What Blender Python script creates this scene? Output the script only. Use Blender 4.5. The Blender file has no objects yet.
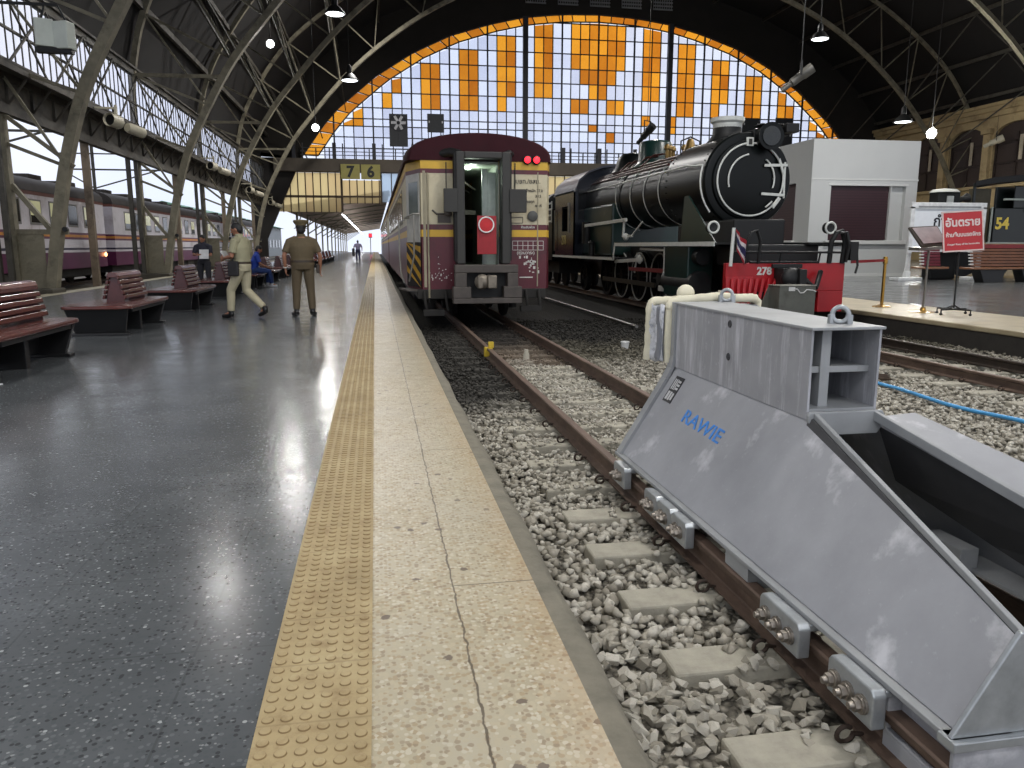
import bpy, bmesh, math, random
import numpy as np
from mathutils import Vector, Matrix
random.seed(7)
PI = math.pi
SC = bpy.context.scene
COL = SC.collection
V = Vector
ORD = ['first','second','third','fourth','fifth','sixth','seventh','eighth','ninth','tenth','eleventh','twelfth','thirteenth','fourteenth','fifteenth','sixteenth','seventeenth','eighteenth','nineteenth','twentieth']

# ---------------------------------------------------------------- materials
def s2l(c):
    return tuple(((x/255)/12.92 if x/255 <= .04045 else ((x/255+.055)/1.055)**2.4) for x in c)
def C4(c): return (*s2l(c), 1)
class NT:
    def __init__(s, name):
        s.m = bpy.data.materials.new(name); s.m.use_nodes = True
        s.t = s.m.node_tree; s.n = s.t.nodes; s.b = s.n['Principled BSDF']; s.out = s.n['Material Output']
        s._tc = None
    def new(s, ty, **kw):
        nd = s.n.new(ty)
        for k, v in kw.items(): setattr(nd, k, v)
        return nd
    def link(s, a, b): s.t.links.new(a, b)
    def co(s):
        if s._tc is None: s._tc = s.new('ShaderNodeTexCoord').outputs['Object']
        return s._tc
    def mapped(s, scale=(1,1,1), loc=(0,0,0)):
        mp = s.new('ShaderNodeMapping'); mp.inputs['Scale'].default_value = scale; mp.inputs['Location'].default_value = loc
        s.link(s.co(), mp.inputs['Vector']); return mp.outputs['Vector']
    def noise(s, scale, detail=4, rough=.6, vec=None):
        nd = s.new('ShaderNodeTexNoise'); nd.inputs['Scale'].default_value = scale
        nd.inputs['Detail'].default_value = detail; nd.inputs['Roughness'].default_value = rough
        s.link(vec or s.co(), nd.inputs['Vector']); return nd.outputs['Fac']
    def vor(s, scale, feature='F1', out='Distance', vec=None, rnd=1):
        nd = s.new('ShaderNodeTexVoronoi', feature=feature); nd.inputs['Scale'].default_value = scale
        nd.inputs['Randomness'].default_value = rnd
        s.link(vec or s.co(), nd.inputs['Vector']); return nd.outputs[out]
    def ramp(s, fac, stops, interp='LINEAR'):
        r = s.new('ShaderNodeValToRGB'); e = r.color_ramp.elements; r.color_ramp.interpolation = interp
        while len(e) < len(stops): e.new(.5)
        for el, (p, c) in zip(e, stops):
            el.position = p; el.color = c if len(c) == 4 else (*c, 1)
        s.link(fac, r.inputs['Fac']); return r.outputs['Color']
    def mix(s, fac, a, b, mode='MIX'):
        m = s.new('ShaderNodeMix', data_type='RGBA', blend_type=mode)
        for sock, val in ((m.inputs[0], fac), (m.inputs[6], a), (m.inputs[7], b)):
            if isinstance(val, (int, float)): sock.default_value = val
            elif isinstance(val, tuple): sock.default_value = val
            else: s.link(val, sock)
        return m.outputs[2]
    def math(s, op, a, b=0.0, clamp=False):
        m = s.new('ShaderNodeMath', operation=op); m.use_clamp = clamp
        for i, val in enumerate((a, b)):
            if isinstance(val, (int, float)): m.inputs[i].default_value = val
            else: s.link(val, m.inputs[i])
        return m.outputs[0]
    def sep(s):
        x = s.new('ShaderNodeSeparateXYZ'); s.link(s.co(), x.inputs[0]); return x.outputs
    def base(s, col):
        if isinstance(col, tuple): s.b.inputs['Base Color'].default_value = col
        else: s.link(col, s.b.inputs['Base Color'])
    def rough(s, r):
        if isinstance(r, (int, float)): s.b.inputs['Roughness'].default_value = r
        else: s.link(r, s.b.inputs['Roughness'])
    def bump(s, h, strength=.3, dist=.01):
        b = s.new('ShaderNodeBump'); b.inputs['Strength'].default_value = strength; b.inputs['Distance'].default_value = dist
        s.link(h, b.inputs['Height']); s.link(b.outputs[0], s.b.inputs['Normal'])
BW = lambda v: (v, v, v, 1)
_M = {}
def mat(name, c, rough=.5, metal=0, var=.15, vs=6, bump=0, bs=40, spec=.5, dirt=None, ds=3):
    """plain painted / worn surface: colour with soft blotches, optional dirt patches and grain"""
    if name in _M: return _M[name]
    t = NT(name); k = s2l(c)
    lo = tuple(x*(1-var) for x in k); hi = tuple(min(1, x*(1+var)) for x in k)
    col = t.ramp(t.noise(vs), [(.3, (*lo, 1)), (.7, (*hi, 1))])
    if dirt is not None:
        f = t.ramp(t.noise(ds, 6, .7), [(.5, BW(0)), (.68, BW(1))])
        col = t.mix(f, col, C4(dirt))
    t.base(col); t.rough(rough); t.b.inputs['Metallic'].default_value = metal
    t.b.inputs['Specular IOR Level'].default_value = spec
    if bump: t.bump(t.noise(bs, 5), bump, .01)
    _M[name] = t.m; return t.m
def emit(name, c, strength):
    if name in _M: return _M[name]
    t = NT(name); t.base((0,0,0,1)); t.b.inputs['Emission Color'].default_value = C4(c); t.b.inputs['Emission Strength'].default_value = strength
    _M[name] = t.m; return t.m
def glassy(name, c, transp=.9, var=.1, scale=.4):
    """thin tinted window glass: lets the sky through, tinted"""
    if name in _M: return _M[name]
    t = NT(name); k = tuple(x**.5 for x in s2l(c))   # light passes the front and the back of each pane
    g = t.new('ShaderNodeNewGeometry')
    f = t.math('ADD', t.math('MULTIPLY', g.outputs['Random Per Island'], .6), t.math('MULTIPLY', t.noise(scale, 5, .7), .5))
    col = t.ramp(f, [(.2, (*[x*(1-var) for x in k], 1)), (.8, (*[min(1, x*(1+var)) for x in k], 1))])
    tr = t.new('ShaderNodeBsdfTransparent'); tl = t.new('ShaderNodeBsdfTranslucent'); gl = t.new('ShaderNodeBsdfGlossy')
    gl.inputs['Roughness'].default_value = .5
    t.link(col, tr.inputs[0]); t.link(col, tl.inputs[0])
    m1 = t.new('ShaderNodeMixShader'); m1.inputs[0].default_value = 1-transp
    t.link(tr.outputs[0], m1.inputs[1]); t.link(tl.outputs[0], m1.inputs[2])
    m2 = t.new('ShaderNodeMixShader'); m2.inputs[0].default_value = .012
    t.link(m1.outputs[0], m2.inputs[1]); t.link(gl.outputs[0], m2.inputs[2])
    t.link(m2.outputs[0], t.out.inputs['Surface'])
    _M[name] = t.m; return t.m

# ---------------------------------------------------------------- mesh building
class MB:
    def __init__(s): s.v = []; s.f = []; s.mi = []; s.k = 0
    def use(s, k): s.k = k; return s
    def add(s, vs, fs):
        o = len(s.v); s.v += [tuple(p) for p in vs]
        for f in fs: s.f.append(tuple(i+o for i in f)); s.mi.append(s.k)
        return s
    def box(s, x0, x1, y0, y1, z0, z1):
        vs = [(x, y, z) for z in (z0, z1) for y in (y0, y1) for x in (x0, x1)]
        return s.add(vs, [(0,2,3,1),(4,5,7,6),(0,1,5,4),(2,6,7,3),(0,4,6,2),(1,3,7,5)])
    def obox(s, c, size, rot=None):
        h = [x/2 for x in size]; R = rot or Matrix.Identity(3); c = V(c)
        vs = [c + R @ V((x*h[0], y*h[1], z*h[2])) for z in (-1,1) for y in (-1,1) for x in (-1,1)]
        return s.add(vs, [(0,2,3,1),(4,5,7,6),(0,1,5,4),(2,6,7,3),(0,4,6,2),(1,3,7,5)])
    def bar(s, a, b, w, h, up=(0,0,1)):
        """rectangular bar from a to b, w across, h along up"""
        a, b = V(a), V(b); d = (b-a); L = d.length; d = d/L; u = V(up)
        x = d.cross(u)
        if x.length < 1e-4: x = d.cross(V((1,0,0)))
        x.normalize(); u = x.cross(d)
        R = Matrix((x, d, u)).transposed()
        return s.obox((a+b)/2, (w, L, h), R)
    def prism(s, pts, off):
        """polygon (3D points) extruded by the vector off"""
        n = len(pts); off = V(off); a = [V(p) for p in pts]; b = [p+off for p in a]
        return s.add(a+b, [tuple(range(n))[::-1], tuple(range(n, 2*n))] + [(i, (i+1) % n, n+(i+1) % n, n+i) for i in range(n)])
    def ring(s, rows, closed=True, caps=True):
        """loft through rows of points (each row the same count)"""
        n = len(rows[0]); o = len(s.v); vs = [p for r in rows for p in r]; fs = []
        for j in range(len(rows)-1):
            for i in range(n if closed else n-1):
                k = (i+1) % n
                fs.append((j*n+i, j*n+k, (j+1)*n+k, (j+1)*n+i))
        if caps and closed:
            fs.append(tuple(range(n))[::-1]); fs.append(tuple((len(rows)-1)*n+i for i in range(n)))
        return s.add(vs, fs)
    def tube(s, path, r, n=8, caps=True, closed=False, flat=1.0):
        P = [V(p) for p in path]; m = len(P); rs = r if isinstance(r, (list, tuple)) else [r]*m
        rows = []; prev = None
        for i, p in enumerate(P):
            if closed: d = P[(i+1) % m]-P[i-1]
            else: d = (P[min(i+1, m-1)]-P[max(i-1, 0)])
            d.normalize()
            if prev is None:
                a = d.cross(V((0,0,1)))
                if a.length < .05: a = d.cross(V((1,0,0)))
            else:
                a = prev - d*prev.dot(d)
            a.normalize(); prev = a; b = d.cross(a)
            rows.append([p + a*math.cos(2*PI*k/n)*rs[i] + b*math.sin(2*PI*k/n)*rs[i]*flat for k in range(n)])
        if closed: rows.append(rows[0]); caps = False
        return s.ring(rows, True, caps)
    def cyl(s, a, b, r0, r1=None, n=16, caps=True):
        return s.tube([a, b], [r0, r0 if r1 is None else r1], n, caps)
    def lathe(s, prof, o, axis=(0,0,1), n=24):
        """prof: (radius, height) pairs revolved about axis through o"""
        ax = V(axis).normalized(); a = ax.cross(V((0,0,1)))
        if a.length < .05: a = ax.cross(V((1,0,0)))
        a.normalize(); b = ax.cross(a); o = V(o)
        rows = [[o + ax*h + (a*math.cos(2*PI*k/n) + b*math.sin(2*PI*k/n))*max(r, 1e-4) for k in range(n)] for r, h in prof]
        return s.ring(rows, True, True)
    def arc(s, c, axis, R, r, a0=0, a1=2*PI, n=32, m=8, u=None):
        ax = V(axis).normalized(); a = V(u) if u else ax.cross(V((0,0,1)))
        if a.length < .05: a = ax.cross(V((1,0,0)))
        a.normalize(); b = ax.cross(a); c = V(c); full = abs(a1-a0) > 2*PI-.01
        k = n if full else n+1
        P = [c + (a*math.cos(a0+(a1-a0)*i/n)+b*math.sin(a0+(a1-a0)*i/n))*R for i in range(k)]
        return s.tube(P, r, m, closed=full)
    def ell(s, c, r, n=16, m=10, R=None):
        rows = []; R = R or Matrix.Identity(3); c = V(c)
        for j in range(m+1):
            t = -PI/2 + PI*j/m; q = max(math.cos(t), .01)
            rows.append([c + R @ V((r[0]*q*math.cos(2*PI*i/n), r[1]*q*math.sin(2*PI*i/n), r[2]*math.sin(t))) for i in range(n)])
        return s.ring(rows)
    def build(s, name, mats, parent=None, bevel=0, smooth=None, local=False, seg=2):
        me = bpy.data.meshes.new(name)
        vs = s.v
        if parent is not None and not local:
            r = parent
            while r.parent is not None: r = r.parent
            inv = root_mat(r).inverted(); vs = [inv @ V(p) for p in vs]
        me.from_pydata(vs, [], s.f); me.validate(verbose=False)
        mats = mats if isinstance(mats, (list, tuple)) else [mats]
        for m in mats: me.materials.append(m)
        if len(mats) > 1 and len(me.polygons) == len(s.mi): me.polygons.foreach_set('material_index', s.mi)
        bm = bmesh.new(); bm.from_mesh(me); bmesh.ops.recalc_face_normals(bm, faces=bm.faces); bm.to_mesh(me); bm.free()
        if smooth is not None:
            me.polygons.foreach_set('use_smooth', [True]*len(me.polygons)); me.set_sharp_from_angle(angle=math.radians(smooth))
        o = bpy.data.objects.new(name, me); COL.objects.link(o)
        if parent is not None: o.parent = parent
        if bevel:
            b = o.modifiers.new('edge', 'BEVEL'); b.width = bevel; b.segments = seg; b.limit_method = 'ANGLE'; b.angle_limit = math.radians(35)
        return o
def root_mat(r): return Matrix.LocRotScale(r.location, r.rotation_euler, r.scale)
def tag(o, label=None, cat=None, group=None, kind=None):
    if label: o['label'] = label
    if cat: o['category'] = cat
    if group: o['group'] = group
    if kind: o['kind'] = kind
    return o
def thing(name, label, cat, loc=(0,0,0), rz=0, group=None, kind=None):
    o = bpy.data.objects.new(name, None); COL.objects.link(o); o.location = loc; o.rotation_euler = (0,0,rz); o.empty_display_size = .1
    return tag(o, label, cat, group, kind)
def dup(o, parent=None):
    c = o.copy(); COL.objects.link(c)
    if parent is not None: c.parent = parent
    for ch in list(o.children): dup(ch, c)
    return c
def text(body, size, name, material, M, parent=None, depth=.002, bold=0, align='CENTER', local=False, xs=1.0):
    """lettering as a thin raised mesh; M maps text plane (x right, y up) to the world"""
    cu = bpy.data.curves.new(name, 'FONT'); cu.body = body; cu.size = size; cu.extrude = depth; cu.align_x = align; cu.align_y = 'CENTER'; cu.offset = bold
    cu.resolution_u = 3
    tmp = bpy.data.objects.new(name, cu); COL.objects.link(tmp)
    dg = bpy.context.evaluated_depsgraph_get(); me = bpy.data.meshes.new_from_object(tmp.evaluated_get(dg))
    bpy.data.objects.remove(tmp); bpy.data.curves.remove(cu)
    X = M @ Matrix.Diagonal((xs, 1, 1, 1))
    if parent is not None and not local:
        r = parent
        while r.parent is not None: r = r.parent
        X = root_mat(r).inverted() @ X
    me.transform(X); me.materials.clear(); me.materials.append(material)
    o = bpy.data.objects.new(name, me); COL.objects.link(o)
    if parent is not None: o.parent = parent
    return o
def plane_mat(o, x, y):
    x = V(x).normalized(); y = V(y); z = x.cross(y).normalized(); y = z.cross(x)
    return Matrix.Translation(V(o)) @ Matrix((x, y, z)).transposed().to_4x4()
def bake(o):
    """freeze an object's modifiers into its mesh"""
    dg = bpy.context.evaluated_depsgraph_get(); me = bpy.data.meshes.new_from_object(o.evaluated_get(dg))
    o.modifiers.clear(); o.data = me; return o

# ---------------------------------------------------------------- camera
H = 1.27
YAW, PITCH = math.radians(9.9336), math.radians(10.1607)
cam = bpy.data.cameras.new('camera'); camo = bpy.data.objects.new('camera', cam); COL.objects.link(camo)
cam.sensor_width = 36; cam.lens = 770/1024*36; cam.clip_end = 800
camo.location = (0, 0, H); camo.rotation_euler = (PI/2-PITCH, 0, -YAW)
SC.camera = camo
vs = SC.view_settings
vs.view_transform = 'Standard'; vs.look = 'None'; vs.gamma = 1; vs.use_curve_mapping = False; vs.exposure = 0
WORLD = 1.2
SC.cycles.use_denoising = True
SC.cycles.max_bounces = 8; SC.cycles.transparent_max_bounces = 16; SC.cycles.sample_clamp_indirect = 6
SC.cycles.caustics_reflective = False; SC.cycles.caustics_refractive = False
# common geometry of the place
RAILZ = -.20; BED = -.41
XL, XR = 1.60, 2.66           # rails of the near track
LL, LR = 7.03, 8.13           # rails of the engine's track
HC = 20.9                     # centre line of the hall roof
RIBY = [10.8, 23.4, 35.6, 48.0, 60.5]
FANY = 73.0
LOWD = [29.75,29.5,29.1,28.5,27.6,26.5,25.1,23.0,20.5,17,13.5,9.5,5,0]
LOWZ = [0,1.5,3.4,5.3,7.1,8.95,10.7,13.1,15.4,17.9,19.7,21.1,22.0,22.4]
OUTD = [30.6,30.6,30.6,30.6,30.5,29.9,28.6,26.6,23.6,20,16,11,5.5,0]
OUTZ = [0,2,4,6,8.2,10.6,13,15.6,18.1,20.4,22.1,23.5,24.3,24.6]
# ---------------------------------------------------------------- floors, platforms, track bed
def terrazzo():
    t = NT('dark_terrazzo')
    base = t.ramp(t.noise(1.3, 5), [(.3, C4((74,77,79))), (.7, C4((96,99,101)))])
    cid = t.vor(62, out='Color'); sp = t.new('ShaderNodeSeparateColor'); t.link(cid, sp.inputs[0])
    d = t.vor(62)
    chip = t.math('MULTIPLY', t.math('LESS_THAN', d, .42), 1.0)
    tone = t.ramp(sp.outputs[0], [(0, C4((54,56,58))), (.22, C4((82,86,88))), (.75, C4((104,108,110))), (.95, C4((130,133,134))), (.985, C4((176,180,178)))], 'CONSTANT')
    col = t.mix(t.math('MULTIPLY', chip, .75), base, tone)
    cid2 = t.vor(75, out='Color'); sp2 = t.new('ShaderNodeSeparateColor'); t.link(cid2, sp2.inputs[0])
    fleck = t.math('MULTIPLY', t.math('LESS_THAN', t.vor(75), .3), t.math('GREATER_THAN', sp2.outputs[1], .9))
    col = t.mix(t.math('MULTIPLY', fleck, .4), col, C4((180,182,180)))
    # tile joints every 0.6 m
    br = t.new('ShaderNodeTexBrick'); br.offset = 0; br.inputs['Scale'].default_value = 1
    br.inputs['Brick Width'].default_value = .6; br.inputs['Row Height'].default_value = .6; br.inputs['Mortar Size'].default_value = .004
    t.link(t.co(), br.inputs['Vector'])
    col = t.mix(t.math('MULTIPLY', br.outputs['Fac'], .25), col, C4((40,41,43)))
    t.base(col)
    t.rough(t.ramp(t.noise(2.2, 6, .7), [(.3, BW(.15)), (.75, BW(.28))]))
    t.b.inputs['Specular IOR Level'].default_value = .6
    t.bump(t.noise(5, 3), .035, .02)
    return t.m
TERR = terrazzo()
tag(MB().box(-8.3, -.352, -3, 170, -.5, 0).build('floor', TERR), 'dark polished terrazzo platform floor left of the yellow strip', 'floor', kind='structure')
# edge of this platform beyond the columns
tag(MB().box(-8.75, -8.3, -3, 170, -.5, .003).build('platform_edge_far', mat('edge_pale', (150,143,122), .6, var=.2, bump=.1)), 'pale stone edge of the platform behind the columns', 'platform edge', kind='structure')

def tactile():
    t = NT('tactile_yellow')
    x, y, z = t.sep()
    col = t.ramp(t.noise(3, 6, .7), [(.3, C4((150,132,95))), (.5, C4((168,149,109))), (.75, C4((182,166,126)))])
    grime = t.ramp(t.noise(9, 6, .75), [(.52, BW(0)), (.72, BW(.7))])
    col = t.mix(grime, col, C4((120,95,58)))
    # tile joints
    fr = t.math('FRACT', t.math('MULTIPLY', y, 1/.3)); j = t.math('LESS_THAN', t.math('ABSOLUTE', t.math('SUBTRACT', fr, .5)), .014)
    col = t.mix(t.math('MULTIPLY', j, .28), col, C4((105,84,54)))
    # dirt settled round the foot of each stud
    low = t.math('MULTIPLY', t.math('GREATER_THAN', z, .0065), t.math('LESS_THAN', z, .0098))
    col = t.mix(t.math('MULTIPLY', low, .75), col, C4((118,92,54)))
    t.base(col); t.rough(.6); t.bump(t.noise(120, 3), .12, .004)
    return t.m
m = MB().box(-.352, -.048, -3, 170, -.5, .006)
for j in range(24, 660):
    y = j*.05
    n = 14 if y < 6 else (9 if y < 14 else 6)
    for i in range(6):
        c = V((-.2+(i-2.5)*.05, y+.025, .006))
        rows = [[c + V((r*math.cos(2*PI*k/n), r*math.sin(2*PI*k/n), h)) for k in range(n)] for r, h in ((.0175,0),(.0155,.0035),(.0125,.0048))]
        o = len(m.v); m.v += [tuple(p) for r in rows for p in r]
        for a in (0, 1):
            for k in range(n): m.f.append((o+a*n+k, o+a*n+(k+1) % n, o+(a+1)*n+(k+1) % n, o+(a+1)*n+k)); m.mi.append(0)
        m.f.append(tuple(o+2*n+k for k in range(n))); m.mi.append(0)
tag(m.build('tactile_paving', tactile(), smooth=30), 'yellow tactile paving strip of round studs along the platform', 'tactile paving', kind='structure')

def edge_stone():
    t = NT('cream_terrazzo'); x, y, z = t.sep()
    base = t.ramp(t.noise(1.6, 6, .65), [(.3, C4((158,146,120))), (.5, C4((178,168,143))), (.75, C4((192,184,162)))])
    cid = t.vor(64, out='Color'); sp = t.new('ShaderNodeSeparateColor'); t.link(cid, sp.inputs[0])
    tone = t.ramp(sp.outputs[0], [(0, C4((124,98,70))), (.12, C4((158,134,98))), (.35, C4((186,174,146))), (.7, C4((206,200,180))), (.92, C4((142,126,102)))], 'CONSTANT')
    col = t.mix(t.math('MULTIPLY', t.math('LESS_THAN', t.vor(64), .55), .6), base, tone)
    # big dark chips
    cid = t.vor(16, out='Color'); sp = t.new('ShaderNodeSeparateColor'); t.link(cid, sp.inputs[0])
    chip = t.math('MULTIPLY', t.math('LESS_THAN', t.vor(16), t.math('MULTIPLY', t.noise(60, 3), .55)), t.math('GREATER_THAN', sp.outputs[0], .93))
    col = t.mix(chip, col, C4((104,90,76)))
    # rusty edge towards the rails and grey weathering
    warm = t.math('MULTIPLY', t.ramp(x, [(.40, BW(0)), (.56, BW(1))]), t.noise(4, 5))
    col = t.mix(t.math('MULTIPLY', warm, .6), col, C4((164,130,86)))
    grey = t.ramp(t.noise(.8, 6, .7), [(.45, BW(0)), (.75, BW(.5))])
    col = t.mix(grey, col, C4((150,144,128)))
    # cracked joint down the middle, cross joints
    wob = t.math('MULTIPLY', t.math('SUBTRACT', t.noise(14, 4), .5), .03)
    d = t.math('ABSOLUTE', t.math('ADD', t.math('SUBTRACT', x, .253), wob))
    j = t.math('LESS_THAN', d, t.math('MULTIPLY', t.noise(9, 4), .0065))
    fr = t.math('FRACT', t.math('MULTIPLY', t.math('ADD', y, .26), 1/2.0))
    j2 = t.math('MULTIPLY', t.math('LESS_THAN', t.math('ABSOLUTE', t.math('SUBTRACT', fr, .5)), .0016), t.math('GREATER_THAN', x, .25))
    col = t.mix(t.math('MULTIPLY', t.math('MAXIMUM', j, j2), .85), col, C4((74,62,48)))
    t.base(col); t.rough(t.ramp(t.noise(6, 4), [(.3, BW(.28)), (.7, BW(.5))])); t.bump(t.noise(70, 4), .08, .004)
    return t.m
EDGE = edge_stone()
tag(MB().box(-.048, .562, -3, 170, -.5, .0).build('platform_edge', EDGE), 'cream terrazzo slabs along the platform edge right of the yellow strip', 'platform edge', kind='structure')
def concrete(name, c, bump=.5, bs=30):
    t = NT(name); k = s2l(c)
    col = t.ramp(t.noise(5, 8, .7), [(.25, (*[a*.6 for a in k], 1)), (.5, (*k, 1)), (.8, (*[min(1,a*1.35) for a in k], 1))])
    t.base(col); t.rough(.85); t.bump(t.noise(bs, 8, .7), bump, .01); return t.m
KERB = concrete('kerb_concrete', (120,115,101))
m = MB()
rows = []
for i in range(120):
    y = -3 + 173*(i/119)**1.9 if i else -3
    w = lambda s: .006*math.sin(y*5.1+s)+.004*math.sin(y*17+s*2)
    rows.append([V((.562,y,-.5)), V((.562,y,-.001)), V((.625+w(1)*.5,y,-.006)), V((.665+w(2),y,-.04+w(3))), V((.682+w(3),y,-.12)), V((.692+w(1),y,-.5))])
m.ring(rows, True, True)
tag(m.build('platform_kerb', KERB, smooth=60), 'rough grey concrete kerb between the cream slabs and the ballast', 'kerb', kind='structure')

def bed_mat():
    t = NT('ballast_bed'); x, y, z = t.sep()
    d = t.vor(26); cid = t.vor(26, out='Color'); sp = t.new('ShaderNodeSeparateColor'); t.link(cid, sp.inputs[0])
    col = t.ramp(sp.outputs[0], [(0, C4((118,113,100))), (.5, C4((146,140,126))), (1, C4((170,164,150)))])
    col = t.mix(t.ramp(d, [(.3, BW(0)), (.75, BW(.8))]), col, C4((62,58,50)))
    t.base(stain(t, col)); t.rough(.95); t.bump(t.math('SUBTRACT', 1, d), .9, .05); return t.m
def stain(t, col):
    """oil and brake dust where trains stand: beyond the stop and beside the left rail; brown rust patch between the rails"""
    g = t.new('ShaderNodeNewGeometry'); s = t.new('ShaderNodeSeparateXYZ'); t.link(g.outputs['Position'], s.inputs[0])
    X, Y = s.outputs[0], s.outputs[1]
    w = t.new('ShaderNodeTexNoise'); w.inputs['Scale'].default_value = 1.1; w.inputs['Detail'].default_value = 4; t.link(g.outputs['Position'], w.inputs['Vector'])
    nz = t.math('MULTIPLY', t.math('SUBTRACT', w.outputs['Fac'], .5), 3.2)
    yy = t.math('ADD', Y, nz)
    f1 = t.math('MULTIPLY', t.ramp(t.math('MULTIPLY', yy, .05), [(.35, BW(0)), (.42, BW(1))]), t.math('LESS_THAN', X, 1.66))     # left of rail from ~8 m
    f2 = t.ramp(t.math('MULTIPLY', yy, .05), [(.55, BW(0)), (.68, BW(1))])                                                         # all from ~13 m
    inb = t.math('MULTIPLY', t.math('GREATER_THAN', X, 1.6), t.math('LESS_THAN', X, 2.8))
    f3 = t.math('MULTIPLY', t.ramp(t.math('MULTIPLY', yy, .05), [(.515, BW(0)), (.535, BW(1))]), inb)
    col = t.mix(t.math('MULTIPLY', f3, .75), col, C4((86,66,48)))
    rr = t.math('MULTIPLY', t.ramp(t.math('MULTIPLY', yy, .05), [(.42, BW(0)), (.58, BW(1))]), t.math('GREATER_THAN', X, 2.75))
    col = t.mix(t.math('MULTIPLY', rr, .85), col, C4((70,65,48)))
    return t.mix(t.math('MULTIPLY', t.math('MAXIMUM', f1, f2), .93), col, C4((26,24,21)))
m = MB()
NX, NY = 60, 130
xs = [.6+8.95*i/NX for i in range(NX+1)]; ys = [-3 + 173*(j/NY)**2 for j in range(NY+1)]
rng = random.Random(3)
for yv in ys:
    for xv in xs:
        m.v.append((xv, yv, BED + rng.uniform(-.015,.015)))
for j in range(NY):
    for i in range(NX):
        a = j*(NX+1)+i; m.f.append((a, a+1, a+NX+2, a+NX+1)); m.mi.append(0)
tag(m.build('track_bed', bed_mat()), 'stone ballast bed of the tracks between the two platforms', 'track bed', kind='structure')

# opposite platform
ROCK = concrete('platform_wall', (44,41,37), .4, 12)
tag(MB().box(9.55, 60, -3, 75, -.6, -.004).build('platform_wall', ROCK), 'dark stained concrete side of the platform on the right', 'platform wall', kind='structure')
def pale_edge2():
    t = NT('pale_edge_right')
    col = t.ramp(t.noise(2, 6), [(.3, C4((140,128,102))), (.7, C4((172,160,132)))])
    t.base(col); t.rough(.5); return t.m
tag(MB().box(9.53, 11.6, -3, 75, -.09, 0).build('platform_edge_right', pale_edge2(), bevel=.02), 'pale cream edge slabs of the platform on the right', 'platform edge', kind='structure')
def grey_floor():
    t = NT('grey_polished')
    br = t.new('ShaderNodeTexBrick'); br.offset = 0; br.inputs['Scale'].default_value = 1
    br.inputs['Brick Width'].default_value = .6; br.inputs['Row Height'].default_value = .6; br.inputs['Mortar Size'].default_value = .005; t.link(t.co(), br.inputs['Vector'])
    col = t.ramp(t.noise(1.2, 5), [(.3, C4((92,94,95))), (.7, C4((120,122,122)))])
    col = t.mix(t.math('MULTIPLY', br.outputs['Fac'], .4), col, C4((70,70,70)))
    t.base(col); t.rough(t.ramp(t.noise(1.5, 4), [(.3, BW(.10)), (.7, BW(.22))])); return t.m
tag(MB().box(11.6, 60, -3, 75, -.09, 0).build('floor_right', grey_floor()), 'polished grey tile floor of the platform on the right', 'floor', kind='structure')
# ground outside: left yard and beyond the hall
DIRT = concrete('yard_ground', (104,98,86), .6, 8)
tag(MB().box(-120, -8.75, -3, 260, -.6, -.4).build('yard_ground', DIRT), 'grey stone yard with tracks left of the columns', 'ground', kind='structure')
tag(MB().box(9.55, 120, 75, 260, -.6, -.05).build('yard_ground_far', DIRT), 'open ground beyond the end wall', 'ground', kind='structure')

# ---------------------------------------------------------------- stones
def stone_mat():
    t = NT('ballast_stone'); g = t.new('ShaderNodeNewGeometry'); oi = t.new('ShaderNodeObjectInfo')
    r = t.math('FRACT', t.math('ADD', g.outputs['Random Per Island'], t.math('MULTIPLY', oi.outputs['Random'], 3.7)))
    col = t.ramp(r, [(0, C4((132,127,114))), (.3, C4((164,158,144))), (.7, C4((186,181,168))), (1, C4((206,201,188)))])
    col = t.mix(t.ramp(t.noise(30, 5), [(.4, BW(0)), (.8, BW(.55))]), col, C4((104,98,84)))
    t.base(stain(t, col)); t.rough(.9); t.bump(t.noise(90, 4), .35, .006); return t.m
STONE = stone_mat()
def stone_base(seed, n=13):
    r = random.Random(seed); bm = bmesh.new()
    for _ in range(n):
        p = V((r.gauss(0,1), r.gauss(0,1), r.gauss(0,1))).normalized()*r.uniform(.8,1.05)
        bm.verts.new((p.x*r.uniform(.85,1.05), p.y*.8, p.z*.62))
    bmesh.ops.convex_hull(bm, input=bm.verts)
    for v in [v for v in bm.verts if not v.link_faces]: bm.verts.remove(v)
    bmesh.ops.triangulate(bm, faces=bm.faces); bm.verts.ensure_lookup_table(); bm.verts.index_update()
    vs = np.array([v.co[:] for v in bm.verts], dtype=np.float32); fs = np.array([[v.index for v in f.verts] for f in bm.faces], dtype=np.int32); bm.free()
    return vs, fs
BASES = [stone_base(s) for s in range(14)]
def blocked(x, y):
    for r in (XL, XR, LL, LR):
        if abs(x-r) < .062: return True
    return False
def on_sleeper(x, y):
    if 1.08 < x < 3.18 and y > .9:
        f = (y-SL0) % SLP
        if (f < .12 or f > SLP-.12): return True
    return False
SL0, SLP = 2.08, .574
nr = np.random.default_rng(5)
stones = []   # x,y,z,size,rot
def scatter(x0, x1, y0, y1, dens, smin, smax):
    n = int((x1-x0)*(y1-y0)*dens)
    for _ in range(n):
        x, y = nr.uniform(x0, x1), nr.uniform(y0, y1)
        if blocked(x, y): continue
        s = nr.uniform(smin, smax); z = BED + nr.uniform(.0, .035)
        if on_sleeper(x, y):
            if (y < 4.6 and not 1.36 < x < 1.54) or nr.random() < .45: continue
            z = -.352; s *= .8
        stones.append((x, y, z + s*.25, s))
scatter(.69, 1.54, 1.4, 4.5, 620, .026, .047)
scatter(.69, 1.54, 4.5, 9, 700, .02, .04)
scatter(.66, 1.54, 9, 16, 380, .02, .04)
scatter(1.66, 2.6, 1.4, 4.9, 330, .02, .04)
scatter(1.66, 2.6, 4.9, 11, 750, .018, .036)
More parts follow.
